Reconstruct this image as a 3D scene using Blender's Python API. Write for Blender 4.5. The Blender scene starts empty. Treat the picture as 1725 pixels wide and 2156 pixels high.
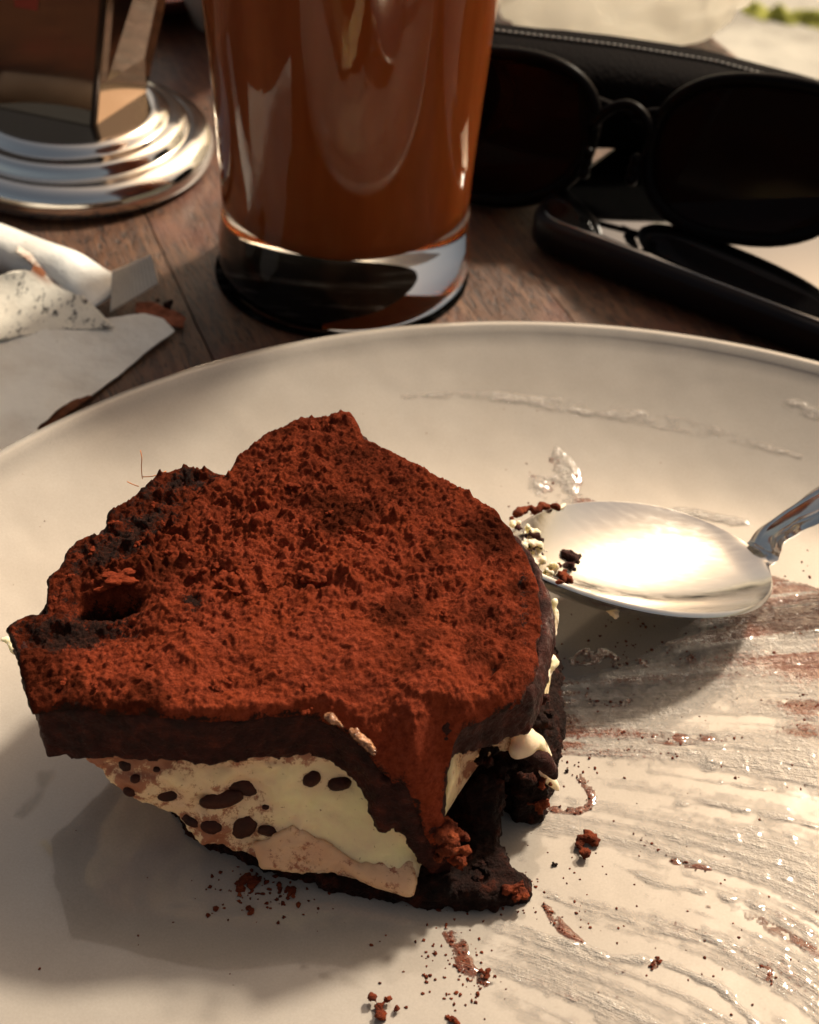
import bpy, bmesh, math, random
import numpy as np
from mathutils import Vector, Matrix
from mathutils.bvhtree import BVHTree

random.seed(7)
rng = np.random.default_rng(11)
S = 0.01                       # everything below is written in centimetres
sc = bpy.context.scene
COL = sc.collection

# ------------------------------------------------------------------ camera
FPX, PITCH, ROLL, CAMH = 3000.0, 0.72116241, 0.06339216, 18.47642
_F = np.array([0, math.cos(PITCH), -math.sin(PITCH)])
_R0 = np.array([1.0, 0, 0])
_U0 = np.cross(_R0, _F)
_R = _R0 * math.cos(ROLL) + _U0 * math.sin(ROLL)
_U = -_R0 * math.sin(ROLL) + _U0 * math.cos(ROLL)
CAMP = np.array([0, 0, CAMH])
cam_d = bpy.data.cameras.new('camera')
cam = bpy.data.objects.new('camera', cam_d)
COL.objects.link(cam)
M = Matrix(((_R[0], _U[0], -_F[0]), (_R[1], _U[1], -_F[1]), (_R[2], _U[2], -_F[2])))
cam.matrix_world = Matrix.Translation(Vector(CAMP * S)) @ M.to_4x4()
cam_d.sensor_fit = 'VERTICAL'
cam_d.sensor_height = 24.0
cam_d.lens = FPX / 2156.0 * 24.0
cam_d.clip_start = 0.01
cam_d.clip_end = 200.0
cam_d.dof.use_dof = True
cam_d.dof.focus_distance = 0.215
cam_d.dof.aperture_fstop = 20.0
sc.camera = cam

# ------------------------------------------------------------------ light
SUN_EL = math.radians(46)
SUN_AZ = math.radians(38)       # clockwise from +Y (the view direction)
sdir = Vector((math.sin(SUN_AZ) * math.cos(SUN_EL), math.cos(SUN_AZ) * math.cos(SUN_EL), math.sin(SUN_EL)))
world = bpy.data.worlds.new('World')
sc.world = world
world.use_nodes = True
wn, wl = world.node_tree.nodes, world.node_tree.links
wn.clear()
sky = wn.new('ShaderNodeTexSky')
sky.sky_type = 'NISHITA'
sky.sun_disc = False
sky.sun_elevation = SUN_EL
sky.sun_rotation = SUN_AZ
sky.dust_density = 6.0
sky.air_density = 1.0
sky.ozone_density = 0.3
tint = wn.new('ShaderNodeMix')
tint.data_type = 'RGBA'
tint.blend_type = 'MULTIPLY'
tint.inputs[0].default_value = 1.0
tint.inputs[7].default_value = (1.0, 0.83, 0.62, 1)
bg = wn.new('ShaderNodeBackground')
bg.inputs[1].default_value = 0.10
wo = wn.new('ShaderNodeOutputWorld')
wl.new(sky.outputs[0], tint.inputs[6])
wl.new(tint.outputs[2], bg.inputs[0])
wl.new(bg.outputs[0], wo.inputs[0])
sun_d = bpy.data.lights.new('sun', 'SUN')
sun_d.energy = 4.4
sun_d.angle = math.radians(5.0)
sun_d.color = (1.0, 0.9, 0.74)
sun = bpy.data.objects.new('sun', sun_d)
COL.objects.link(sun)
sun.rotation_euler = sdir.to_track_quat('Z', 'Y').to_euler()
vs = sc.view_settings
vs.view_transform = 'Standard'
vs.look = 'None'
vs.exposure = 0.35
vs.gamma = 1.0
sc.cycles.max_bounces = 14
sc.cycles.transmission_bounces = 12
sc.cycles.sample_clamp_indirect = 6.0
sc.cycles.caustics_reflective = False

# ------------------------------------------------------------------ projection helpers
def ray(u, v):
    return _F + ((u - 862.5) / FPX) * _R - ((v - 1078.0) / FPX) * _U

def P(u, v, z):
    """photo position (1725 x 2156 grid) at height z, cm"""
    d = ray(u, v)
    t = (z - CAMH) / d[2]
    return CAMP + t * d

def Py(u, v, y):
    d = ray(u, v)
    return CAMP + (y / d[1]) * d

def proj(p):
    d = np.asarray(p) - CAMP
    z = d @ _F
    return np.array([862.5 + FPX * (d @ _R) / z, 1078 - FPX * (d @ _U) / z])

def projn(X, Y, Z):
    dx, dy, dz = X, Y, Z - CAMH
    z = dy * _F[1] + dz * _F[2]
    a = dx * _R[0] + dy * _R[1] + dz * _R[2]
    b = dx * _U[0] + dy * _U[1] + dz * _U[2]
    return 862.5 + FPX * a / z, 1078 - FPX * b / z

# ------------------------------------------------------------------ noise
_T3 = rng.random((64, 64, 64)).astype(np.float32) * 2 - 1

def vnoise(x, y, z=None):
    x = np.asarray(x, np.float32); y = np.asarray(y, np.float32)
    z = np.zeros_like(x) if z is None else np.asarray(z, np.float32)
    xi = np.floor(x).astype(np.int64); yi = np.floor(y).astype(np.int64); zi = np.floor(z).astype(np.int64)
    fx = x - xi; fy = y - yi; fz = z - zi
    fx = fx * fx * (3 - 2 * fx); fy = fy * fy * (3 - 2 * fy); fz = fz * fz * (3 - 2 * fz)
    x0, y0, z0 = xi & 63, yi & 63, zi & 63
    x1, y1, z1 = (xi + 1) & 63, (yi + 1) & 63, (zi + 1) & 63
    T = _T3
    a = T[x0, y0, z0] * (1 - fx) + T[x1, y0, z0] * fx
    b = T[x0, y1, z0] * (1 - fx) + T[x1, y1, z0] * fx
    c = T[x0, y0, z1] * (1 - fx) + T[x1, y0, z1] * fx
    d = T[x0, y1, z1] * (1 - fx) + T[x1, y1, z1] * fx
    return (a * (1 - fy) + b * fy) * (1 - fz) + (c * (1 - fy) + d * fy) * fz

def fbm(x, y, z=None, f=1.0, o=4, g=0.5):
    x = np.asarray(x, np.float32); y = np.asarray(y, np.float32)
    z = np.zeros_like(x) if z is None else np.asarray(z, np.float32)
    r = 0; a = 1.0; s = 0
    for i in range(o):
        q = i * 17.3
        r = r + a * vnoise(x * f + q, y * f - q * 1.7, z * f + q * .6)
        s += a; a *= g; f *= 2.03
    return r / s * 1.6

def sstep(a, b, x):
    t = np.clip((x - a) / (b - a), 0, 1)
    return t * t * (3 - 2 * t)

# ------------------------------------------------------------------ polygons
def poly_sdf(poly, X, Y):
    """negative inside"""
    poly = np.asarray(poly, float)[:, :2]
    d2 = np.full(X.shape, 1e9); inside = np.zeros(X.shape, bool)
    n = len(poly)
    for i in range(n):
        a = poly[i]; b = poly[(i + 1) % n]
        e = b - a
        wx = X - a[0]; wy = Y - a[1]
        t = np.clip((wx * e[0] + wy * e[1]) / max(e @ e, 1e-12), 0, 1)
        d2 = np.minimum(d2, (wx - e[0] * t) ** 2 + (wy - e[1] * t) ** 2)
        if a[1] != b[1]:
            c = ((a[1] > Y) != (b[1] > Y)) & (X < (b[0] - a[0]) * (Y - a[1]) / (b[1] - a[1]) + a[0])
            inside ^= c
    d = np.sqrt(d2)
    return np.where(inside, -d, d)

class TPS:
    """thin plate spline through (x, y, value) points"""
    def __init__(s, pts, lam=0.02):
        p = np.asarray(pts, float); s.p = p[:, :2]; n = len(p)
        K = s._k(np.hypot(*(s.p[:, None] - s.p[None]).transpose(2, 0, 1)))
        A = np.zeros((n + 3, n + 3)); A[:n, :n] = K + lam * np.eye(n)
        A[:n, n] = 1; A[:n, n + 1:] = s.p; A[n, :n] = 1; A[n + 1:, :n] = s.p.T
        s.w = np.linalg.solve(A, np.concatenate([p[:, 2], [0, 0, 0]]))
    @staticmethod
    def _k(r):
        return np.where(r > 1e-9, r * r * np.log(np.maximum(r, 1e-9)), 0)
    def __call__(s, X, Y):
        sh = np.shape(X); x = np.ravel(X); y = np.ravel(Y)
        r = s.w[-3] + s.w[-2] * x + s.w[-1] * y
        for i in range(len(s.p)):
            r = r + s.w[i] * s._k(np.hypot(x - s.p[i, 0], y - s.p[i, 1]))
        return r.reshape(sh)

def UV(pts, f=lambda z: z):
    return np.array([P(u, v, f(z)) for u, v, z in pts])

# ------------------------------------------------------------------ mesh / object helpers
def mesh_np(name, V, F, uvcol=None):
    me = bpy.data.meshes.new(name)
    V = np.asarray(V, np.float32) * S
    F = np.asarray(F, np.int32)
    n = F.shape[1]
    me.vertices.add(len(V)); me.vertices.foreach_set('co', V.ravel())
    me.loops.add(F.size); me.loops.foreach_set('vertex_index', F.ravel())
    me.polygons.add(len(F)); me.polygons.foreach_set('loop_start', np.arange(0, F.size, n, dtype=np.int32))
    me.update(calc_edges=True)
    me.validate()
    return me

def smooth(me, on=True):
    me.polygons.foreach_set('use_smooth', np.full(len(me.polygons), on))

def obj(name, me, mat=None, parent=None, sm=True, label=None, cat=None, group=None, kind=None, loc=None):
    if isinstance(me, bmesh.types.BMesh):
        b = me; me = bpy.data.meshes.new(name)
        for v in b.verts: v.co *= S
        b.to_mesh(me); b.free()
    if sm: smooth(me)
    o = bpy.data.objects.new(name, me)
    COL.objects.link(o)
    if mat:
        me.materials.clear(); me.materials.append(mat)
    if parent: o.parent = parent
    tag(o, label, cat, group, kind)
    if loc is not None: o.location = Vector(loc) * S
    return o

def tag(o, label=None, cat=None, group=None, kind=None):
    if label: o['label'] = label
    if cat: o['category'] = cat
    if group: o['group'] = group
    if kind: o['kind'] = kind
    return o

def empty(name, loc, label, cat, group=None):
    """the thing's base; its parts are written in world cm, so the parent inverse is set by place()"""
    o = bpy.data.objects.new(name, None)
    COL.objects.link(o)
    o.empty_display_size = 0.01
    o.location = Vector([float(c) for c in loc]) * S
    return tag(o, label, cat, group)

def under(o, root):
    """parent o (world coordinates) to root"""
    o.parent = root
    o.matrix_parent_inverse = Matrix.Translation(-Vector(root.location)) if root.type == 'EMPTY' else Matrix.Identity(4)
    return o

def set_attr(me, name, vals):
    a = me.attributes.new(name, 'FLOAT', 'POINT')
    a.data.foreach_set('value', np.asarray(vals, np.float32).ravel())

def get_v(me):
    v = np.empty(len(me.vertices) * 3, np.float32); me.vertices.foreach_get('co', v)
    return v.reshape(-1, 3) / S

def get_n(me):
    v = np.empty(len(me.vertices) * 3, np.float32); me.vertex_normals.foreach_get('vector', v)
    return v.reshape(-1, 3)

def set_v(me, v):
    me.vertices.foreach_set('co', (np.asarray(v, np.float32) * S).ravel()); me.update()

def voxel(me, size, iters=0):
    o = bpy.data.objects.new('tmp', me); COL.objects.link(o)
    m = o.modifiers.new('r', 'REMESH'); m.mode = 'VOXEL'; m.voxel_size = size * S
    if iters:
        s2 = o.modifiers.new('s', 'SMOOTH'); s2.iterations = iters; s2.factor = .5
    dg = bpy.context.evaluated_depsgraph_get(); dg.update()
    r = bpy.data.meshes.new_from_object(o.evaluated_get(dg))
    bpy.data.objects.remove(o)
    return r

def grid_region(sdf, x0, x1, y0, y1, c):
    """grid cells inside a signed-distance region, border vertices pulled onto the outline"""
    xs = np.arange(x0, x1 + c, c); ys = np.arange(y0, y1 + c, c)
    X, Y = np.meshgrid(xs, ys, indexing='ij')
    D = sdf(X, Y)
    ins = D < 0
    cell = ins[:-1, :-1] & ins[1:, :-1] & ins[1:, 1:] & ins[:-1, 1:]
    anyc = ins[:-1, :-1] | ins[1:, :-1] | ins[1:, 1:] | ins[:-1, 1:]
    cell = anyc
    gx, gy = np.gradient(D, c)
    gl = np.maximum(gx * gx + gy * gy, .25)
    out = D > 0
    X = X - np.where(out, gx / gl * D, 0); Y = Y - np.where(out, gy / gl * D, 0)
    idx = -np.ones(D.shape, int)
    used = np.zeros(D.shape, bool)
    for a, b in ((0, 0), (1, 0), (1, 1), (0, 1)):
        used[a:D.shape[0] - 1 + a, b:D.shape[1] - 1 + b] |= cell
    idx[used] = np.arange(used.sum())
    i, j = np.nonzero(cell)
    F = np.stack([idx[i, j], idx[i + 1, j], idx[i + 1, j + 1], idx[i, j + 1]], 1)
    return X[used], Y[used], np.minimum(D[used], 0), F

def close_solid(X, Y, zt, zb, F):
    """top sheet + bottom sheet + walls -> closed mesh arrays"""
    n = len(X)
    V = np.concatenate([np.stack([X, Y, zt], 1), np.stack([X, Y, zb], 1)])
    E = np.concatenate([F[:, [0, 1]], F[:, [1, 2]], F[:, [2, 3]], F[:, [3, 0]]])
    key = E[:, 0] * n + E[:, 1]; rev = E[:, 1] * n + E[:, 0]
    B = E[~np.isin(key, rev)]
    W = np.stack([B[:, 1], B[:, 0], B[:, 0] + n, B[:, 1] + n], 1)
    return V, np.concatenate([F, F[:, ::-1] + n, W])

def loft(rings, cap=True, closed=True):
    rings = [np.asarray(r, float) for r in rings]
    n = len(rings[0]); b = bmesh.new(); vs_ = [[b.verts.new(p) for p in r] for r in rings]
    for k in range(len(rings) - 1):
        for i in range(n if closed else n - 1):
            j = (i + 1) % n
            b.faces.new((vs_[k][i], vs_[k][j], vs_[k + 1][j], vs_[k + 1][i]))
    if cap:
        b.faces.new(vs_[0][::-1]); b.faces.new(vs_[-1])
    bmesh.ops.recalc_face_normals(b, faces=b.faces[:])
    return b

def lathe(profile, seg=96, center=(0, 0)):
    """closed solid of revolution; profile (r, z) from axis to axis"""
    b = bmesh.new(); rows = []
    for r, z in profile:
        if r < 1e-6: rows.append([b.verts.new((center[0], center[1], z))])
        else: rows.append([b.verts.new((center[0] + r * math.cos(2 * math.pi * i / seg), center[1] + r * math.sin(2 * math.pi * i / seg), z)) for i in range(seg)])
    for k in range(len(rows) - 1):
        a, c = rows[k], rows[k + 1]
        for i in range(seg):
            j = (i + 1) % seg
            if len(a) == 1 and len(c) == 1: continue
            if len(a) == 1: b.faces.new((a[0], c[i], c[j]))
            elif len(c) == 1: b.faces.new((a[i], a[j], c[0]))
            else: b.faces.new((a[i], a[j], c[j], c[i]))
    bmesh.ops.recalc_face_normals(b, faces=b.faces[:])
    return b

def spline(pts, n):
    """Catmull-Rom through rows of numbers"""
    p = np.asarray(pts, float); p = np.vstack([2 * p[0] - p[1], p, 2 * p[-1] - p[-2]])
    out = []
    m = len(p) - 3
    for t in np.linspace(0, m, n):
        i = min(int(t), m - 1); f = t - i
        a, b_, c, d = p[i], p[i + 1], p[i + 2], p[i + 3]
        out.append(.5 * ((2 * b_) + (-a + c) * f + (2 * a - 5 * b_ + 4 * c - d) * f * f + (-a + 3 * b_ - 3 * c + d) * f ** 3))
    return np.array(out)

def blob_mesh(pts, vox=.05, it=4):
    """melted chain of balls: rows (x, y, z, r)"""
    b = bmesh.new()
    for x, y, z, r in pts:
        bmesh.ops.create_icosphere(b, subdivisions=2, radius=r, matrix=Matrix.Translation((x, y, z)))
    for v in b.verts: v.co *= S
    me = bpy.data.meshes.new('b'); b.to_mesh(me); b.free()
    return voxel(me, vox, it)

def displace(me, fn):
    v = get_v(me); n = get_n(me); d = fn(v[:, 0], v[:, 1], v[:, 2])
    set_v(me, v + n * d[:, None]); return v

def box(cx, cy, cz, sx, sy, sz, bev=0.0, seg=2):
    b = bmesh.new(); bmesh.ops.create_cube(b, size=1)
    for v in b.verts: v.co = Vector((v.co.x * sx + cx, v.co.y * sy + cy, v.co.z * sz + cz))
    if bev: bmesh.ops.bevel(b, geom=b.edges[:], offset=bev, segments=seg, affect='EDGES', profile=.5)
    return b

def tube(path, radii, seg=12, flat=1.0):
    path = np.asarray(path, float); n = len(path)
    radii = np.broadcast_to(radii, n); rings = []
    up = np.array([0, 0, 1.0])
    for i in range(n):
        t = path[min(i + 1, n - 1)] - path[max(i - 1, 0)]; t /= np.linalg.norm(t)
        a = np.cross(t, up)
        if np.linalg.norm(a) < .05: a = np.cross(t, [1.0, 0, 0])
        a /= np.linalg.norm(a); c = np.cross(a, t)
        rings.append([path[i] + radii[i] * (a * math.cos(q) + c * math.sin(q) * flat) for q in np.linspace(0, 2 * math.pi, seg, endpoint=False)])
    return loft(rings)

# ------------------------------------------------------------------ materials
class NT:
    def __init__(s, name):
        s.m = bpy.data.materials.new(name); s.m.use_nodes = True
        s.n = s.m.node_tree.nodes; s.l = s.m.node_tree.links; s.n.clear()
        s.out = s.n.new('ShaderNodeOutputMaterial'); s.p = s.n.new('ShaderNodeBsdfPrincipled')
        s.l.new(s.p.outputs[0], s.out.inputs[0])
        tc = s.n.new('ShaderNodeTexCoord'); mp = s.n.new('ShaderNodeMapping'); mp.inputs['Scale'].default_value = (100, 100, 100)
        s.l.new(tc.outputs['Object'], mp.inputs[0]); s.co = mp.outputs[0]
    def set(s, **k):
        for a, v in k.items():
            i = s.p.inputs[a.replace('_', ' ')]
            if hasattr(v, 'links') or isinstance(v, bpy.types.NodeSocket): s.l.new(v, i)
            else: i.default_value = (*v, 1) if isinstance(v, tuple) and len(v) == 3 and i.type == 'RGBA' else v
        return s
    def mapping(s, scale=(1, 1, 1), rot=(0, 0, 0), src=None):
        mp = s.n.new('ShaderNodeMapping'); mp.inputs['Scale'].default_value = scale; mp.inputs['Rotation'].default_value = rot
        s.l.new(src or s.co, mp.inputs[0]); return mp.outputs[0]
    def noise(s, scale, detail=4, rough=.5, co=None, dist=0, out='Fac'):
        t = s.n.new('ShaderNodeTexNoise'); t.inputs['Scale'].default_value = scale; t.inputs['Detail'].default_value = detail
        t.inputs['Roughness'].default_value = rough; t.inputs['Distortion'].default_value = dist
        s.l.new(co or s.co, t.inputs['Vector']); return t.outputs[out]
    def voronoi(s, scale, co=None, feature='F1', out='Distance'):
        t = s.n.new('ShaderNodeTexVoronoi'); t.feature = feature; t.inputs['Scale'].default_value = scale
        s.l.new(co or s.co, t.inputs['Vector']); return t.outputs[out]
    def attr(s, name):
        t = s.n.new('ShaderNodeAttribute'); t.attribute_name = name; return t.outputs['Fac']
    def ramp(s, fac, *stops, interp='LINEAR'):
        r = s.n.new('ShaderNodeValToRGB'); r.color_ramp.interpolation = interp
        e = r.color_ramp.elements
        while len(e) < len(stops): e.new(.5)
        for k, (pos, c) in enumerate(stops):
            e[k].position = pos; e[k].color = (*c, 1) if isinstance(c, tuple) else (c, c, c, 1)
        s.l.new(fac, r.inputs[0]); return r.outputs[0]
    def mix(s, fac, a, b, mode='MIX'):
        m = s.n.new('ShaderNodeMix'); m.data_type = 'RGBA'; m.blend_type = mode
        for i, v in ((0, fac), (6, a), (7, b)):
            if isinstance(v, bpy.types.NodeSocket): s.l.new(v, m.inputs[i])
            else: m.inputs[i].default_value = (*v, 1) if isinstance(v, tuple) else v
        return m.outputs[2]
    def math(s, op, a, b=0.0):
        m = s.n.new('ShaderNodeMath'); m.operation = op
        for i, v in ((0, a), (1, b)):
            if isinstance(v, bpy.types.NodeSocket): s.l.new(v, m.inputs[i])
            else: m.inputs[i].default_value = v
        return m.outputs[0]
    def bump(s, h, dist, strength=1.0, prev=None):
        b = s.n.new('ShaderNodeBump'); b.inputs['Distance'].default_value = dist * S; b.inputs['Strength'].default_value = strength
        s.l.new(h, b.inputs['Height'])
        if prev: s.l.new(prev, b.inputs['Normal'])
        return b.outputs[0]

def simple(name, col, rough=.5, metal=0., **k):
    t = NT(name).set(Base_Color=col, Roughness=rough, Metallic=metal); t.set(**k); return t.m

def mat_wood():
    t = NT('dark_wood')
    oi = t.n.new('ShaderNodeObjectInfo')
    add = t.n.new('ShaderNodeVectorMath'); add.operation = 'MULTIPLY_ADD'
    comb = t.n.new('ShaderNodeCombineXYZ')
    for k in range(3): t.l.new(oi.outputs['Random'], comb.inputs[k])
    t.l.new(comb.outputs[0], add.inputs[0]); add.inputs[1].default_value = (37, 91, 13); t.l.new(t.co, add.inputs[2])
    co = add.outputs[0]
    g = t.mapping((.22, 4.0, 1), src=co)
    fig = t.noise(1.0, 5, .6, g, .6)
    fine = t.noise(1.0, 3, .7, t.mapping((1.6, 26, 1), src=co), .2)
    pores = t.noise(1.0, 2, .5, t.mapping((2.4, 15, 1), src=co), .4)
    blot = t.noise(.35, 3, .5, co)
    c = t.ramp(fig, (.3, (.042, .015, .007)), (.5, (.105, .043, .019)), (.72, (.19, .092, .046)))
    c = t.mix(.45, c, t.ramp(fine, (.3, .25), (.6, .9), (.8, 1.2)), 'MULTIPLY')
    c = t.mix(t.ramp(pores, (.52, 0.), (.62, .9)), c, (.014, .007, .005))
    c = t.mix(t.ramp(blot, (.5, 0.), (.68, .55)), c, (.13, .035, .02))
    h = t.math('SUBTRACT', fine, t.ramp(pores, (.52, 0.), (.66, 1.)))
    t.set(Base_Color=c, Roughness=t.ramp(t.noise(2, 4, .6, co), (.3, .36), (.7, .55)), Normal=t.bump(h, .02, .8), Specular_IOR_Level=.5, Coat_Weight=.3, Coat_Roughness=.3)
    return t.m

def mat_cocoa():
    t = NT('cocoa_powder')
    bare = t.attr('bare')
    n1 = t.noise(9, 6, .75); n2 = t.noise(42, 5, .75); n3 = t.noise(2.2, 3, .6)
    c = t.ramp(n1, (.28, (.11, .019, .010)), (.48, (.27, .048, .021)), (.75, (.43, .090, .044)))
    c = t.mix(t.ramp(n3, (.4, 0.), (.7, .45)), c, (.30, .052, .015))
    th_ = t.math('ADD', t.attr('thin'), t.math('MULTIPLY', t.math('SUBTRACT', t.noise(6, 7, .8), .5), 1.6))
    c = t.mix(t.ramp(th_, (.12, 0.), (.7, .9)), c, (.070, .014, .006))
    b = t.ramp(n1, (.3, (.010, .004, .003)), (.6, (.035, .010, .005)), (.8, (.13, .024, .009)))
    k = t.math('ADD', bare, t.math('MULTIPLY', t.math('SUBTRACT', n2, .5), 1.0))
    k = t.math('ADD', k, t.math('MULTIPLY', t.math('SUBTRACT', t.noise(5, 7, .8), .5), 2.2))
    k = t.ramp(k, (.42, 0.), (.60, 1.))
    h = t.math('ADD', t.math('MULTIPLY', n2, 1.0), t.math('MULTIPLY', t.noise(17, 5, .7), 1.6))
    t.set(Base_Color=t.mix(k, c, b), Roughness=t.ramp(k, (0, 1.), (1, .6)), Normal=t.bump(h, .045, 1.0),
          Specular_IOR_Level=t.ramp(k, (0, .02), (1, .10)), Diffuse_Roughness=1.0)
    return t.m

def mat_choc(name, dark=(.012, .004, .003), mid=(.042, .010, .007), hi=(.11, .022, .011), rough=.45, amp=.04):
    t = NT(name)
    n = t.noise(3.5, 6, .65); n2 = t.noise(22, 5, .7)
    c = t.ramp(n, (.3, dark), (.55, mid), (.78, hi))
    t.set(Base_Color=c, Roughness=t.ramp(n2, (.3, rough * .6), (.7, min(1, rough * 1.7))), Normal=t.bump(t.math('ADD', n2, n), amp, 1.0), Specular_IOR_Level=.13)
    return t.m

def mat_cream(name='mascarpone_cream', base=(.90, .80, .42), stain=True):
    t = NT(name)
    n = t.noise(1.3, 4, .6); n2 = t.noise(7, 5, .6)
    c = t.mix(t.ramp(n, (.38, 0.), (.66, 1.)), base, tuple(.93 * a * b for a, b in zip(base, (1., .82, .95))))
    if stain:
        dust = t.attr('dust')
        c = t.mix(t.ramp(dust, (.05, 0.), (.5, .75)), c, (.78, .50, .30))
        k = t.math('ADD', dust, t.math('MULTIPLY', t.math('SUBTRACT', t.noise(4.5, 6, .8), .5), 2.4))
        c = t.mix(t.ramp(k, (.52, 0.), (.72, .9)), c, (.30, .075, .025))
        c = t.mix(t.ramp(t.noise(14, 3, .6), (.68, 0.), (.74, .8)), c, (.2, .045, .015))
    t.set(Base_Color=c, Roughness=.42, Normal=t.bump(n2, .03, .6), Subsurface_Weight=.45, Subsurface_Scale=.35 * S)
    t.p.inputs['Subsurface Radius'].default_value = (1.0, .8, .45)
    return t.m

def mat_plate():
    t = NT('glazed_ceramic')
    sp = t.ramp(t.voronoi(3.1, out='Distance'), (.018, 1.), (.035, 0.))
    n = t.noise(.5, 4, .6); fine = t.noise(30, 3, .6)
    c = t.ramp(n, (.3, (.325, .285, .24)), (.7, (.37, .33, .285)))
    c = t.mix(t.math('MULTIPLY', sp, t.ramp(t.noise(1.1, 2, .5), (.55, 0.), (.62, .8))), c, (.10, .045, .03))
    c = t.mix(.06, c, t.ramp(fine, (.3, 0.), (.7, 1.)), 'OVERLAY')
    h = t.math('ADD', t.noise(.55, 2, .5), t.math('MULTIPLY', t.noise(11, 2, .5), .012))
    t.set(Base_Color=c, Roughness=.16, Normal=t.bump(h, .06, 1.0), Coat_Weight=1.0, Coat_Roughness=.05, Coat_IOR=1.6)
    return t.m

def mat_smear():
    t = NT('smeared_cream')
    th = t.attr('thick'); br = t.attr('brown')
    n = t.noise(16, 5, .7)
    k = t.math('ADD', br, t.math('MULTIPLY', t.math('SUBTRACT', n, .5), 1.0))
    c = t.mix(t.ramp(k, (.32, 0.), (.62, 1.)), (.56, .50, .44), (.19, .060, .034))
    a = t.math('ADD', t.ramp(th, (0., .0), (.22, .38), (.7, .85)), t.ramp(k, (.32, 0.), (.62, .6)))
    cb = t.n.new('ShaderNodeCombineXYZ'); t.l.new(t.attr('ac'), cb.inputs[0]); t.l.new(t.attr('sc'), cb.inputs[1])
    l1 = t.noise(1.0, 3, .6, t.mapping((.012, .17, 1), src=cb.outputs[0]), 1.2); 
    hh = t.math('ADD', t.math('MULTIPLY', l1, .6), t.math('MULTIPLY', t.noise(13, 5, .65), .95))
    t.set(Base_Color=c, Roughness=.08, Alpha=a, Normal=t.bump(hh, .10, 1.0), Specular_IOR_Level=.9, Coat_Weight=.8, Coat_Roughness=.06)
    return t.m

def mat_metal(name, col=(.72, .69, .63), rough=.08, scr=.0, ax=(1, 1, 1)):
    t = NT(name)
    n = t.noise(1.0, 4, .6, t.mapping(ax))
    t.set(Base_Color=col, Metallic=1.0, Roughness=t.ramp(n, (.3, rough * .6), (.7, rough * 1.6)))
    if scr: t.set(Normal=t.bump(n, scr, 1.0))
    return t.m

def mat_paper(name, base=(.80, .78, .72), prt=False):
    t = NT(name)
    n = t.noise(.8, 4, .6); c = t.mix(t.ramp(n, (.4, 0.), (.7, .35)), base, (.42, .33, .24))
    if prt:
        v = t.noise(3.4, 4, .7, t.mapping((1.6, .7, 1), (0, 0, .5))); m = t.noise(1.6, 2, .5)
        k = t.math('MULTIPLY', t.ramp(v, (.54, 0.), (.60, 1.)), t.ramp(t.noise(9, 3, .6), (.40, .2), (.52, 1.)))
        k = t.math('MULTIPLY', k, t.attr('print'))
        c = t.mix(k, c, (.035, .032, .03))
        c = t.mix(t.math('MULTIPLY', t.attr('torn'), t.ramp(t.noise(4, 4, .6), (.38, .3), (.5, 1.))), c, (.28, .09, .03))
    else:
        c = t.mix(t.ramp(t.noise(9, 3, .7), (.70, 0.), (.74, .8)), c, (.09, .05, .03))
    t.set(Base_Color=c, Roughness=.45, Normal=t.bump(t.noise(3, 4, .6), .05, .6), Specular_IOR_Level=.5)
    return t.m

def mat_foot_shade_spill():  # paints the glass foot's dark refraction with pale streaks; also colours the coffee ring
    t = NT('foot_shade_and_spill'); n = t.noise(1.0, 5, .65, t.mapping((.5, 2.2, 1), (0, 0, -.5)))
    t.set(Base_Color=t.ramp(n, (.52, (.004, .0035, .003)), (.62, (.03, .027, .025)), (.74, (.16, .15, .13))), Roughness=1., Specular_IOR_Level=0.); return t.m
M_wood = mat_wood()
M_cocoa = mat_cocoa()
M_choc = mat_choc('moist_chocolate_layer')
M_sponge = mat_choc('dark_sponge', (.004, .002, .0015), (.018, .005, .003), (.10, .02, .008), .6, .06)
M_crumb = mat_choc('red_brown_crumb', (.05, .010, .005), (.17, .032, .011), (.34, .075, .022), .7, .05)
M_chip = mat_choc('chocolate_chip', (.022, .008, .006), (.05, .015, .009), (.09, .025, .013), .4, .01)
M_cream = mat_cream()
M_creamp = mat_cream('plain_cream', (.88, .76, .50), False)
_s = NT('caramel_syrup'); _s.set(Base_Color=_s.ramp(_s.noise(7, 5, .7), (.4, (.09, .025, .012)), (.6, (.50, .24, .12))), Roughness=.16, Normal=_s.bump(_s.noise(9, 4, .7), .05)); M_syrup = _s.m
M_plate = mat_plate()
M_smear = mat_smear()
M_steel = mat_metal('polished_steel', (.74, .72, .68), .10, .0)
M_spoon = mat_metal('worn_spoon_steel', (.76, .73, .68), .17, .0, (3, 12, 3))
M_mirror = mat_metal('mirror_steel_panel', (.24, .17, .12), .06)
M_paper = mat_paper('white_paper')
M_print = mat_paper('speckled_paper', (.76, .72, .62), True)
_g = NT('pale_paving'); _n = _g.noise(.06, 6, .7); _c = _g.ramp(_n, (.3, (.20, .18, .15)), (.55, (.42, .39, .33)), (.75, (.52, .48, .40)))
_g.set(Base_Color=_c, Roughness=.9, Normal=_g.bump(_n, 1.5)); M_ground = _g.m

# ------------------------------------------------------------------ setting: ground and table
b = bmesh.new(); bmesh.ops.create_grid(b, x_segments=8, y_segments=8, size=4000)
for v in b.verts: v.co.z = -74
obj('ground', b, M_ground, sm=False, kind='structure')

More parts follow.
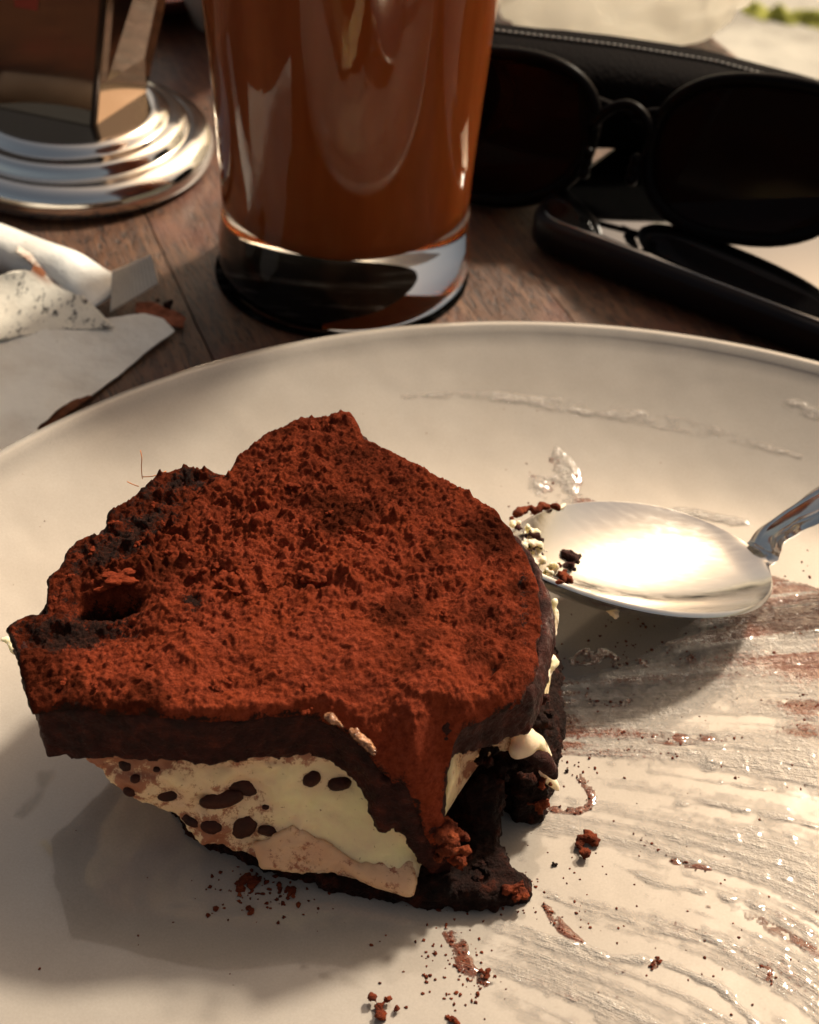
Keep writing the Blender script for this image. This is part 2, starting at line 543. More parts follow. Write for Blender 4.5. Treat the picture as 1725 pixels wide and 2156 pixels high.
gdir = P(450, 760, 0) - P(315, 472, 0); GA = math.atan2(gdir[1], gdir[0])     # plank direction
table = empty('wooden_table', (0, 0, 0), 'dark brown worn wooden plank table top under everything', 'table')
seam = P(380, 610, 0)
perp = np.array([-math.sin(GA), math.cos(GA)]); PW = 8.4
s0 = perp @ seam[:2]
edge_c = perp @ P(1572, 135, 0)[:2]            # long right edge of the table
for k in range(-9, 12):
    a_, e_ = s0 + k * PW, s0 + (k + 1) * PW
    if edge_c > s0: e_ = min(e_, edge_c)
    else: a_ = max(a_, edge_c)
    if e_ - a_ < .3: continue
    c0 = (a_ + e_) / 2; wd = e_ - a_
    bb = box(0, 0, -1.0, 170, wd - .025, 2.0, .02, 2)
    o = obj('plank', bb, M_wood, sm=False)
    o.rotation_euler.z = GA
    ctr = perp * c0
    o.location = Vector((ctr[0] * S, ctr[1] * S, rng.uniform(-.012, 0) * S))
    o.parent = table
b = box(0, 0, -2.6, 150, 40, .9, .05)
o = obj('under_frame', b, simple('dark_frame_wood', (.03, .018, .012), .7), sm=False); o.rotation_euler.z = GA; o.parent = table

# added unseen wall behind the camera, a dark reflection for steel and glass
b = box(-10, -420, 46, 1100, 30, 240, .5)
obj('wall', b, simple('added_dark_wall', (.045, .028, .018), .8), sm=False, kind='structure')
# ------------------------------------------------------------------ plate
PC = (3.3605, 11.3866)
def plate_z(r):
    r = np.asarray(r, float)
    t = np.clip((r - 9.6) / 3.9, 0, 1)
    return .48 + .06 * (r / 9.6).clip(0, 1) ** 2 + 1.46 * (t ** 1.7)
def plate_at(X, Y):
    return plate_z(np.hypot(X - PC[0], Y - PC[1]))
def PP(u, v, up=0.0):
    z = .5
    for _ in range(12):
        p = P(u, v, z + up); z = float(plate_at(p[0], p[1]))
    return P(u, v, z + up)
prof = [(0, .48)] + [(r, float(plate_z(r))) for r in np.linspace(.8, 13.35, 46)]
prof += [(13.44, 2.03), (13.52, 2.045), (13.60, 2.03), (13.66, 1.98), (13.68, 1.90), (13.64, 1.80)]
prof += [(r, float(plate_z(r)) - .36 - .05 * math.sin((r - 8) / 5.3 * 3.14)) for r in (13.2, 12.6, 12, 11.2, 10.4, 9.6)]
prof += [(8.6, .14), (8.5, .02), (8.1, .02), (8.0, .12), (4, .12), (0, .12)]
obj('plate', lathe(prof, 220, PC), M_plate, label='large round beige ceramic plate holding the cake and the spoon', cat='plate')

# ------------------------------------------------------------------ cake
ZS = lambda z: .5 + (z - .5) * .82
T = [(10,1318,4.35),(50,1290,4.35),(92,1283,4.4),(100,1215,4.5),(140,1160,4.6),(178,1125,4.6),(212,1118,4.6),(222,1078,4.6),
     (285,1035,4.6),(330,998,4.6),(382,978,4.6),(440,984,4.6),(478,995,4.5),(500,962,4.6),(560,908,4.6),(625,878,4.7),(680,875,4.7),
     (738,866,4.75),(772,918,4.7),(820,945,4.7),(880,975,4.7),(960,1018,4.7),(1045,1072,4.65),(1085,1118,4.6),(1112,1165,4.55),
     (1132,1230,4.5),(1140,1300,4.5),(1134,1380,4.45),(1120,1425,4.42),(1100,1466,4.4),(1055,1490,4.35),(1002,1512,4.3),(957,1550,4.1),
     (945,1620,3.3),(935,1700,2.6),(955,1760,1.95),(985,1795,1.5),(978,1826,1.3),(935,1805,1.6),(895,1765,2.1),(872,1715,2.7),
     (825,1640,3.4),(765,1560,4.0),(700,1508,4.3),(640,1490,4.4),(560,1500,4.4),(420,1510,4.4),(250,1496,4.3),(150,1482,4.2),
     (68,1490,4.05),(58,1450,4.1),(40,1390,4.25)]
inner = [(600,1200,4.75),(400,1300,4.65),(800,1300,4.75),(850,1100,4.75),(320,1150,4.55),(250,1330,4.4),(830,1480,4.45),
         (600,1020,4.7),(500,1430,4.5),(1000,1350,4.6),(1010,1450,4.5),(860,1590,4.0),(905,1690,2.9)]
Tw = UV(T, ZS)
ztop = TPS(np.vstack([Tw, UV(inner, ZS)]), .01)
cake_c = P(560, 1400, .5)
cake = empty('cake_slice', cake_c, 'cocoa dusted chocolate and cream tiramisu slice in the middle of the plate', 'cake')

# --- cocoa topping: a fine sheet with a soft lip
def tsdf(X, Y):
    return poly_sdf(Tw, X, Y) + .05 * fbm(X, Y, f=2.2, o=4, g=.65)
x0, y0 = Tw[:, :2].min(0) - .2; x1, y1 = Tw[:, :2].max(0) + .2
X, Y, D, F = grid_region(tsdf, x0, x1, y0, y1, .0185)
Z = ztop(X, Y)
Uu, Vv = projn(X, Y, Z)
def spot(u, v, su, sv=None, ang=0.0):
    sv = sv or su; du, dv = Uu - u, Vv - v
    a = du * math.cos(ang) + dv * math.sin(ang); c = -du * math.sin(ang) + dv * math.cos(ang)
    return np.exp(-(a / su) ** 2 - (c / sv) ** 2)
lump = fbm(X, Y, f=1.7, o=3)
# clumps: billow noise stretched a little along the sifting direction
xr = X * .8 + Y * .6; yr = -X * .6 + Y * .8
Xo, Yo = X, Y; Y = Y - (Z - 3.9) * sstep(1520, 1700, Vv) * .6; X = X + (Z - 3.9) * sstep(1520, 1700, Vv) * .2
xr = X * .8 + Y * .6; yr = -X * .6 + Y * .8
wx = .12 * fbm(X, Y, f=3.1, o=2); wy = .12 * fbm(X + 9, Y, f=3.1, o=2)
cl1 = fbm(xr * .8 + wx, yr + wy, f=5.6, o=5, g=.66)
cl2 = np.abs(fbm(xr * .75 + wy, yr + wx, np.full_like(X, 3.), f=10.5, o=3, g=.6))
cl3 = fbm(X, Y, np.full_like(X, 7.), f=17, o=3, g=.6)
streak = fbm(xr * .45, yr * 1.6, np.full_like(X, 11.), f=2.6, o=4, g=.6)
smoothz = .6 * np.clip(spot(560, 1400, 330, 75, -.12) + spot(820, 1500, 130, 140), 0, 1)     # finely sifted, smoother
coarse = np.clip(spot(420, 1140, 260, 130) + spot(700, 1100, 200, 160) * .6, 0, 1)
amp = 1.0 - .55 * smoothz + .55 * coarse
nose = sstep(1560, 1680, Vv) * sstep(700, 850, Uu)
amp = amp * (1 + .3 * nose)
big = fbm(xr * .8 + wx, yr + wy, np.full_like(X, 21.), f=2.6, o=3, g=.5)
relief = .05 * lump + amp * (.040 * np.maximum(cl1, -.4) + .034 * (cl2 - .25) + .016 * cl3 + .032 * np.maximum(big, -.2)) + .05 * streak
def grains(X, Y, cell, rmin, rmax, dens, seed):
    gi = np.floor(X / cell).astype(np.int64); gj = np.floor(Y / cell).astype(np.int64)
    h = np.zeros_like(X)
    for a in (-1, 0, 1):
        for c in (-1, 0, 1):
            I, J = (gi + a) & 63, (gj + c) & 63
            px = (gi + a + .5 + .45 * _T3[I, J, seed]) * cell; py = (gj + c + .5 + .45 * _T3[I, J, seed + 1]) * cell
            r = rmin + (rmax - rmin) * (.5 + .5 * _T3[I, J, seed + 2]) ** 2
            on = _T3[I, J, seed + 3] < dens
            d2 = (X - px) ** 2 + (Y - py) ** 2
            h = np.maximum(h, np.where(on, np.sqrt(np.maximum(r * r - d2, 0)), 0))
    return h
gx_ = X + .04 * fbm(X, Y, f=11, o=2); gy_ = Y + .04 * fbm(X + 5, Y, f=11, o=2)
gr1 = grains(gx_, gy_, .20, .04, .12, .1, 3) ; gr2 = grains(gx_, gy_, .075, .018, .042, .2, 9); gr3 = grains(gx_ + .3, gy_, .34, .08, .19, -.55, 15)
grain = sstep(.45, .8, vnoise(X * 4.3 + wx * 4, Y * 4.3 + wy * 4)) * (.3 + coarse)
relief += .05 * grain + gr1 * (.25 + .9 * coarse) * (1 - .75 * smoothz) * sstep(-.5, .6, lump + .5 * coarse) + gr2 * (.65 - .35 * smoothz) + gr3 * .9 * coarse * sstep(-.3, .5, lump)
X, Y = Xo, Yo
# hollow with a raised flap, cracks, scraped corner
hole = np.clip(spot(232, 1266, 60, 20, -.12) * (1 + .9 * cl1 + .5 * big), 0, 1.1); flap = spot(250, 1212, 62, 24, -.25)
relief = relief * (1 - .6 * hole) - .52 * hole + .16 * flap * (1 + .8 * cl1)
relief += -.14 * spot(150, 1340, 120, 26, -.1) - .10 * spot(310, 1090, 130, 40, -.55)
for (u, v, a, s1, s2, an) in ((650,1225,-.10,55,9,.1),(1040,1400,-.16,10,34,.5),(1010,1180,-.10,10,50,.6),(470,1440,-.08,26,10,0),(620,1030,-.10,38,10,-.4),(560,1020,.08,45,14,-.3),
                              (430,1250,.12,22,14,0),(500,1190,.12,45,26,.2),(660,1200,.09,60,16,.1),(900,1250,-.07,14,14,0),(720,890,.10,26,18,0),(700,1480,.06,60,12,.2)):
    relief += a * spot(u, v, s1, s2, an)
edge = np.clip(-D, 0, .35)
lip = -.10 * (1 - np.sqrt(1 - (1 - np.clip(edge / .12, 0, 1)) ** 2 + 1e-6))
Zt = Z + relief * sstep(0, .10, edge) * 1.3 + lip + .03 * cl1 * sstep(.1, 0, edge)
zdeep = .12 + .48 * sstep(.15, .4, -D) + .3 * spot(238, 1262, 90, 50, -.15)
Zb = Z - zdeep
Vt, Ft = close_solid(X, Y, Zt, Zb, F)
me = mesh_np('cocoa_topping', Vt, Ft)
bare = .75 * hole + .70 * spot(150, 1330, 130, 44, -.15) + .50 * spot(300, 1110, 140, 44, -.75) + .25 * spot(330, 1020, 90, 26, -.4) + .30 * spot(190, 1180, 90, 60, -.6) \
     + .35 * spot(120, 1460, 40, 22, -.6) + .4 * spot(440, 1010, 60, 20, 0) + .6 * spot(410, 1270, 34, 16) - .9 * flap \
     + .55 * sstep(.07, .0, -D) + .45 * spot(1100, 1270, 22, 110) + .5 * spot(1040, 1400, 12, 34, .5)
bare = np.clip(bare + .12 * cl1 + .14 * sstep(560, 250, Uu) * sstep(1420, 1250, Vv), 0, 1)
thin = np.clip(.22 * sstep(0, -.9, big) + .7 * sstep(.0, .6, fbm(X, Y, f=.8, o=4)) + .45 * sstep(600, 200, Uu) * sstep(1500, 1200, Vv) + .35 * spot(1080, 1330, 60, 160) + .28 * sstep(1300, 950, Vv) + .2 * spot(800, 1000, 200, 60, .5) - .4 * smoothz, 0, 1)
set_attr(me, 'thin', np.concatenate([thin, thin]))
set_attr(me, 'bare', np.concatenate([bare, bare]))
under(obj('cocoa_topping', me, M_cocoa), cake)

# loose clumps lying in the powder
def crumb0(r, seed):
    rr = np.random.default_rng(seed); b = bmesh.new()
    for k in range(6): bmesh.ops.create_icosphere(b, subdivisions=1, radius=r * rr.uniform(.35, .62), matrix=Matrix.Translation(rr.normal(0, .42, 3) * r * (1, 1, .6)))
    for v in b.verts: v.co *= S
    me = bpy.data.meshes.new('clump'); b.to_mesh(me); b.free(); me = voxel(me, r * .11, 1)
    displace(me, lambda x, y, z: r * (.25 * fbm(x + seed, y, z, .9 / r, 5, .75) + .12 * np.abs(fbm(x, y + seed, z, 2 / r, 3, .7)) - .05))
    return me
cm = [crumb0(r, 500 + i) for i, r in enumerate((.15, .11, .08, .06))]
for m_ in cm: m_.materials.append(M_cocoa); smooth(m_)
def on_top(u, v, k, sc=(1, 1, 1), up=.0, rot=0.0):
    z = 4.3
    for _ in range(8): p = P(u, v, z); z = float(ztop(p[0:1], p[1:2])[0]) + .04
    o = bpy.data.objects.new('cocoa_clump', cm[k]); COL.objects.link(o)
    o.location = Vector((p[0], p[1], z + up)) * S; o.scale = sc; o.rotation_euler = (rng.uniform(-.4, .4), rng.uniform(-.4, .4), rot or rng.uniform(0, 6))
    o.parent = cake; o.matrix_parent_inverse = Matrix.Translation(-cake.location)
on_top(262, 1222, 0, (2.3, 1.15, .75), .05, .35); on_top(225, 1236, 1, (1.8, .9, .6), .03, .2)
for u, v, k in ((432,1252,1),(445,1262,3),(478,1222,0),(500,1240,1),(515,1208,1),(455,1190,2),(420,1205,1),(395,1178,2),(470,1160,2),(530,1180,2),(410,1150,3),(440,1130,2),(380,1130,2),
                (640,1205,0),(668,1214,1),(612,1212,2),(690,1200,2),(590,1025,1),(620,1018,1),(560,1032,2),(345,1105,2),(320,1060,3),(290,1150,2),(355,1165,3),(300,1200,2),(520,1252,3),(560,1225,3),
                (730,1240,2),(760,1120,2),(820,1170,3),(700,1080,2),(650,1120,2),(580,1110,2),(500,1080,2),(880,1240,3),(900,1130,2),(960,1110,3),(700,905,1),(660,900,2),(735,892,1),(540,980,2),
                (130,1440,2),(200,1440,3),(320,1395,2),(460,1445,1),(480,1432,2),(640,1440,2),(150,1210,2),(190,1160,2),(240,1100,2),(120,1260,2),(650,1500,3),(940,1290,3),(1010,1220,3)):
    s_ = rng.uniform(.7, 1.15); on_top(u + rng.uniform(-5, 5), v + rng.uniform(-5, 5), k, (s_, s_ * rng.uniform(.8, 1.1), s_ * .75))

# --- chocolate layer under it
Bp = [(14,1318,4.3),(100,1225,4.5),(222,1088,4.6),(382,990,4.6),(478,1005,4.5),(625,888,4.7),(738,880,4.75),(880,985,4.6),(960,1022,4.6),
      (1045,1074,4.5),(1100,1130,4.3),(1145,1190,4.1),(1166,1245,4.0),(1172,1300,3.95),(1168,1370,3.9),(1154,1435,3.9),(1126,1494,3.8),
      (1066,1502,3.95),(1000,1530,3.95),(962,1560,3.8),(948,1620,3.3),(942,1700,2.6),(958,1755,2.0),(970,1800,1.5),(925,1795,1.7),
      (875,1750,2.3),(850,1705,2.8),(800,1640,3.5),(745,1562,4.0),(690,1512,4.3),(640,1497,4.4),(420,1515,4.4),(250,1502,4.3),(150,1490,4.2),(72,1494,4.05),(60,1450,4.1),(44,1390,4.25)]
Bw = UV(Bp, ZS)
def bsdf(X, Y): return poly_sdf(Bw, X, Y) + .03 + .04 * fbm(X, Y, f=1.6, o=3)
x0, y0 = Bw[:, :2].min(0) - .2; x1, y1 = Bw[:, :2].max(0) + .2
X, Y, D, F = grid_region(bsdf, x0, x1, y0, y1, .07)
Z = ztop(X, Y); Uu, Vv = projn(X, Y, Z)
right = sstep(1090, 1150, Uu)
thk = 1.08 + .1 * fbm(X, Y, f=1.1, o=3) - .12 * sstep(1560, 1750, Vv)
zt = Z - .06 - 1.1 * np.maximum(0, poly_sdf(Tw, X, Y)) - .34 * sstep(.10, .34, -D) - .10 * sstep(.10, 0, -D)
hb = np.exp(-(((Uu - 238) / 80) ** 2) - ((Vv - 1266) / 42) ** 2); zt = zt - .35 * hb - .26 * sstep(1500, 1600, Vv) * sstep(760, 840, Uu) * sstep(1010, 970, Uu)
V_, F_ = close_solid(X, Y, zt, Z - thk, F)
me = voxel(mesh_np('c', V_, F_), .04, 3)
displace(me, lambda x, y, z: .045 * fbm(x, y, z, 2.6, 4, .6) + .022 * fbm(x, y, z, 11, 3, .6))
under(obj('chocolate_layer', me, M_choc), cake)

# --- cream filling
K = [ # top edge u,v,z  ->  bottom edge u,v,z  (front face, left to right), then the right face
 ((150,1572,2.95),(165,1592,2.75)),((215,1578,3.05),(235,1652,2.35)),((300,1580,3.15),(330,1700,1.9)),((400,1582,3.2),(425,1768,1.35)),
 ((500,1588,3.2),(520,1806,1.05)),((640,1575,3.3),(650,1838,.95)),((735,1570,3.2),(765,1858,.92)),((800,1650,2.6),(830,1868,.92)),
 ((858,1750,1.9),(885,1856,.95)),((905,1790,1.45),(893,1822,1.1)),((935,1712,2.2),(938,1712,1.5)),((950,1650,2.8),(962,1675,1.8)),
 ((960,1572,3.15),(1000,1632,2.0)),((1000,1535,3.2),(1040,1592,2.3)),((1064,1512,3.25),(1085,1590,2.3)),((1118,1480,3.2),(1120,1540,2.3)),((1146,1420,3.2),(1146,1500,2.2)),((1162,1340,3.3),(1166,1400,2.3))]
ft = UV([k[0] for k in K], ZS); fb = UV([k[1] for k in K], ZS)
back = [(1100,1160),(900,1040),(740,960),(600,960),(450,1080),(300,1140),(200,1260),(110,1400)]
bt = np.array([P(u, v, ZS(4.3)) for u, v in back]); bt[:, 2] = ZS(3.4)
rt = np.vstack([ft, bt]); rb = np.vstack([fb, bt])
rb[len(fb):, 2] = [ZS(1.2)] * 5 + [ZS(1.8), ZS(2.4), ZS(2.8)]
rm = rt * .5 + rb * .5; rm[:len(ft), 1] += .06
rtt = rt.copy(); rtt = rt * .90 + rt.mean(0) * .10; rtt[:, 2] = rt[:, 2] + .2
bmc = loft([rb, rm, rt, rtt]); bmesh.ops.triangulate(bmc, faces=bmc.faces[:])
for v in bmc.verts: v.co *= S
me = bpy.data.meshes.new('k'); bmc.to_mesh(me); bmc.free()
me = voxel(me, .04, 6)
vv = displace(me, lambda x, y, z: .06 * fbm(x, y, z, 1.5, 3, .5) * (1.0 + 1.0 * sstep(-.6, -2.2, x)) + (.012 + .04 * sstep(-.6, -2., x)) * fbm(x, y, z, 4.5, 4, .55))
cu, cv = projn(vv[:, 0], vv[:, 1], vv[:, 2])
up = np.interp(cu, [130, 300, 500, 640, 740, 860], [1580, 1592, 1600, 1585, 1580, 1755])
lo = np.interp(cu, [150, 330, 520, 760, 885], [1600, 1700, 1806, 1858, 1856])
dust = .12 + .60 * np.exp(-((cv - up) / 20) ** 2) + .5 * np.exp(-((cv - lo) / 30) ** 2) * (cu > 430) + .30 * np.exp(-((cu - 300) / 170) ** 2) + .5 * sstep(920, 990, cu) * (cv > 1500)
chips = [(468,1686,.29,.13,-.15),(518,1659,.30,.12,.42),(656,1640,.11,.12,.9),(714,1650,.10,.16,1.5),(172,1598,.12,.09,.3),(196,1624,.12,.09,.4),
         (264,1612,.10,.09,0),(252,1660,.09,.08,.5),(272,1668,.09,.09,0),(285,1640,.07,.06,0),(512,1742,.20,.14,-.8),(568,1752,.16,.08,.4),(446,1742,.15,.11,.3),(356,1676,.14,.08,0),(608,1766,.05,.05,0),(400,1728,.13,.07,.5),(560,1700,.05,.04,0),(330,1620,.05,.04,0)]
for u_, v_, l_, w_, a_ in chips: dust = dust + .34 * np.exp(-((cu - u_) / (150 * l_ + 14)) ** 2 - ((cv - v_) / (150 * w_ + 12)) ** 2)
set_attr(me, 'dust', dust)
cream = under(obj('cream_filling', me, M_cream), cake)
cream_bvh = BVHTree.FromPolygons([Vector(p) for p in get_v(me)], [tuple(p.vertices) for p in me.polygons])

def hit(bvh, u, v):
    d = Vector(ray(u, v)).normalized()
    loc, n, i, dist = bvh.ray_cast(Vector(CAMP), d)
    return loc, n

# torn flap of stained cream along the lower front edge
fl = [P(545,1760,ZS(1.3)), P(620,1728,ZS(1.7)), P(700,1765,ZS(1.4)), P(745,1800,ZS(1.15)), P(860,1800,ZS(1.2)), P(892,1826,ZS(1.0)), P(862,1858,ZS(.9)), P(800,1840,ZS(.95)), P(740,1812,ZS(1.0)), P(640,1810,ZS(1.0)), P(560,1800,ZS(1.05))]
pts = []
for a, c in zip([fl[0], fl[1], fl[2], fl[3], fl[4]], [fl[10], fl[9], fl[8], fl[7], fl[6]]):
    for t in (0, .33, .66, 1.):
        q = a * (1 - t) + c * t; pts.append((q[0], q[1] - .17, q[2] + .02, .10 - .02 * abs(t - .5)))
    # fill between stations
pp = np.array(pts).reshape(5, 4, 4); dense = np.concatenate([[pp[i] * (1 - t) + pp[i + 1] * t for t in (0, .25, .5, .75)] for i in range(4)] + [[pp[4]]]).reshape(-1, 4)
me = blob_mesh(dense, .045, 4)
displace(me, lambda x, y, z: .05 * fbm(x, y, z, 2.2, 4, .6))
set_attr(me, 'dust', .42 + .25 * fbm(*get_v(me).T, 1.5, 3))
under(obj('cream_flap', me, mat_cream('stained_cream', (.66, .33, .15)), label='orange stained torn cream flap along the lower edge'), cake)

# chocolate chips set in the cream face: u, v, half length, half width, turn
for u, v, hl, hw, an in chips:
    h_, n_ = hit(cream_bvh, u, v)
    if h_ is None: continue
    b = bmesh.new(); bmesh.ops.create_icosphere(b, subdivisions=3, radius=1)
    for q in b.verts:
        c = q.co; k = (abs(c.x) ** 4 + abs(c.y) ** 4 + abs(c.z) ** 4) ** .25
        q.co = Vector((c.x / k * .5 + c.x * .5, c.y, c.z)) * (1 + .10 * float(fbm(c.x + u, c.y, c.z, 1.5, 3)))
    right_v = Vector(_R); ax = (right_v - n_ * right_v.dot(n_)).normalized(); ay = n_.cross(ax)
    R_ = Matrix((ax, ay, n_)).transposed().to_4x4() @ Matrix.Rotation(-an, 4, 'Z') @ Matrix.Diagonal((hl * 1.12, hw * 1.15, hw * .8, 1))
    bmesh.ops.transform(b, matrix=Matrix.Translation(h_ - n_ * hw * .30) @ R_, verts=b.verts[:])
    under(obj('chocolate_chip', b, M_chip), cream)

# --- dark sponge base
Dp = [(402,1762),(455,1792),(560,1838),(700,1872),(800,1893),(870,1905),(960,1917),(1040,1915),(1085,1900),(1113,1885),(1106,1862),(1062,1842),(1052,1800),
      (1045,1745),(1010,1735),(965,1735),(945,1722),(985,1700),(1025,1682),(1060,1690),(1085,1722),(1138,1728),(1150,1690),(1172,1660),(1168,1620),
      (1150,1560),(1165,1500),(1150,1440),(1080,1380),(900,1300),(600,1330),(400,1500),(330,1650)]
Dw = np.array([P(u, v, .52) for u, v in Dp])
zc = [(402,1762,.75),(560,1838,1.0),(870,1880,1.05),(1000,1880,1.1),(1110,1880,.85),(1050,1800,1.0),(970,1740,1.1),(960,1700,1.3),(1000,1650,2.0),
      (1060,1580,2.5),(1130,1590,2.4),(1165,1640,1.5),(1135,1720,1.0),(1080,1700,1.5),(1150,1480,2.5),(700,1600,1.25),(500,1500,1.2),(800,1400,1.5),(1000,1400,2.4)]
zD = TPS(UV([(u, v, z) for u, v, z in zc], ZS), .05)
def dsdf(X, Y): return poly_sdf(Dw, X, Y) + .07 * fbm(X, Y, f=2.4, o=4, g=.65)
x0, y0 = Dw[:, :2].min(0) - .3; x1, y1 = Dw[:, :2].max(0) + .3
X, Y, D, F = grid_region(dsdf, x0, x1, y0, y1, .06)
zt = np.clip(zD(X, Y), .72, ZS(2.6)) + .07 * fbm(X, Y, f=2.5, o=3) - .15 * sstep(.12, 0, -D)
V_, F_ = close_solid(X, Y, np.maximum(zt, .62), X * 0 + .47, F)
me = voxel(mesh_np('d', V_, F_), .038, 1)
displace(me, lambda x, y, z: .07 * fbm(x, y, z, 3.6, 5, .7) + .05 * np.abs(fbm(x, y, z, 9, 3, .6)))
under(obj('sponge_base', me, M_sponge), cake)

def crumb_mesh(r, seed, vox=None):
    rr = np.random.default_rng(seed)
    b = bmesh.new()
    for k in range(7):
        o_ = rr.normal(0, .45, 3) * r * (1, 1, .6)
        bmesh.ops.create_icosphere(b, subdivisions=1, radius=r * rr.uniform(.3, .62), matrix=Matrix.Translation(o_))
    for v in b.verts: v.co *= S
    me = bpy.data.meshes.new('crumb'); b.to_mesh(me); b.free()
    me = voxel(me, vox or r * .12, 1)
    displace(me, lambda x, y, z: r * (.26 * fbm(x + seed, y, z, 1.5 / r * .5, 5, .75) + .22 * np.abs(fbm(x, y + seed, z, 1.6 / r, 4, .7)) - .08))
    return me

# crumbly clumps that belong to the slice
for k, (u, v, z, r, mt) in enumerate(((1080,1866,.85,.20,M_crumb),(1098,1880,.75,.13,M_crumb),(1010,1765,.85,.22,M_sponge),(1035,1790,.8,.16,M_crumb),(1125,1690,1.0,.22,M_crumb),(1145,1640,1.5,.16,M_crumb),
        (945,1745,1.9,.21,M_crumb),(955,1775,1.6,.24,M_crumb),(972,1808,1.3,.20,M_crumb),(925,1790,1.4,.17,M_crumb),(905,1740,1.9,.14,M_choc),(1010,1840,.95,.17,M_sponge),(1075,1620,1.9,.22,M_sponge),(1015,1660,1.4,.22,M_sponge),(1135,1475,2.6,.18,M_choc),(1148,1520,2.2,.18,M_sponge),(1030,1590,2.2,.15,M_sponge))):
    me = crumb_mesh(r, 40 + k); me.materials.append(mt); smooth(me)
    o = bpy.data.objects.new('crumb_clump', me); COL.objects.link(o)
    o.location = Vector(P(u, v, z)) * S
    o.parent = cake; o.matrix_parent_inverse = Matrix.Translation(-cake.location)

def chain(rows, n=24):
    w = np.array([[*P(u, v, ZS(z)), r] for u, v, z, r in rows]); return spline(w, n)
drip = np.concatenate([chain([(1072,1500,3.0,.10),(1092,1535,2.8,.14),(1108,1562,2.6,.20),(1090,1580,2.5,.14)], 14),
                       chain([(1100,1555,2.6,.18),(1130,1565,2.45,.14),(1152,1590,2.2,.08)], 10),
                       chain([(1128,1610,2.0,.08),(1150,1635,1.7,.10),(1168,1652,1.5,.07),(1174,1662,1.4,.04)], 10)])
me = blob_mesh(drip, .03, 3)
under(obj('cream_drip', me, M_creamp, label='pale cream peak dripping from the right side'), cake)
dk = chain([(1110,1585,2.4,.12),(1140,1600,2.25,.15),(1160,1622,2.0,.11),(1168,1634,1.9,.07)], 12)
me = blob_mesh(dk, .03, 1); displace(me, lambda x, y, z: .03 * fbm(x, y, z, 6, 3))
under(obj('sponge_scrap', me, M_choc), cake)
for rows, lab in ((((1168,1268,3.3,.05),(1172,1300,3.1,.08),(1168,1335,2.9,.06)), 'white cream showing on the right edge'),
                  (((1148,1380,3.0,.10),(1158,1395,2.8,.12),(1146,1430,2.7,.10)), 'pale green white cream bulge at the right edge'),
                  (((8,1345,3.6,.07),(20,1352,3.6,.08),(34,1372,3.6,.06)), 'cream at the left corner')):
    me = blob_mesh(chain(rows, 10), .03, 2); displace(me, lambda x, y, z: .05 * fbm(x, y, z, 5, 4, .65) - .01)
    under(obj('cream_bulge', me, M_creamp, label=lab), cake)
for rows in (((690,1508,4.45,.05),(705,1516,4.42,.07),(722,1530,4.35,.04)), ((738,1536,4.3,.04),(758,1552,4.25,.08),(778,1572,4.15,.075),(790,1586,4.1,.04))):
    me = blob_mesh(chain(rows, 10), .02, 1); displace(me, lambda x, y, z: .045 * fbm(x, y, z, 7, 4, .65) - .015)
    under(obj('caramel_bead', me, M_syrup, label='glossy tan bead on the front edge'), cake)
# fine hairs of zest standing on the back edge
fb_m = simple('orange_fibre', (.55, .16, .03), .5)
for rows in ([(300,1008,4.4),(298,985,4.7),(299,965,4.9),(296,948,5.0)], [(300,1004,4.4),(325,1002,4.6),(350,992,4.5)], [(268,1014,4.2),(280,1020,4.2),(292,1024,4.4)]):
    w = spline(np.array([P(u, v, ZS(z)) for u, v, z in rows]), 12)
    under(obj('fibre', tube(w, .008, 5), fb_m), cake)

# ------------------------------------------------------------------ crumbs on the plate
def crumb(u, v, r, seed, mat, label, squash=.75):
    me = crumb_mesh(r, seed); me.materials.append(mat); smooth(me)
    o = bpy.data.objects.new('crumb', me); COL.objects.link(o)
    p = PP(u, v); o.location = Vector((p[0], p[1], p[2] + r * squash * .55)) * S
    o.scale.z = squash
    return tag(o, label, 'crumb', 'loose crumbs on the plate')
crumb(1240, 1782, .22, 101, M_crumb, 'largest loose red brown crumb, standing on the streaked cream right of the cake')
crumb(806, 2135, .17, 102, M_crumb, 'reddish crumb alone near the bottom edge of the photo, left of the smears')
crumb(955, 2148, .09, 103, M_crumb, 'small red crumb cut by the bottom edge, right of the larger one')
crumb(1165, 1842 - 20, .05, 104, M_sponge, 'tiny dark crumb just left of the largest loose crumb')
crumb(520, 1862, .16, 105, M_crumb, 'flat cocoa crumb beside the front left of the cake, in its shadow', .4)
crumb(610, 1878, .13, 106, M_crumb, 'cocoa crumb in the shadow under the front edge, right of its neighbour', .4)
crumb(530, 1916, .07, 107, M_crumb, 'round cocoa speck in the shadow below the flat crumbs')
crumb(1022, 2062, .10, 108, M_crumb, 'red crumb at the top left start of the lowest smear')
crumb(1193, 1625, .05, 109, M_sponge, 'tiny black crumb beside the cream drip')
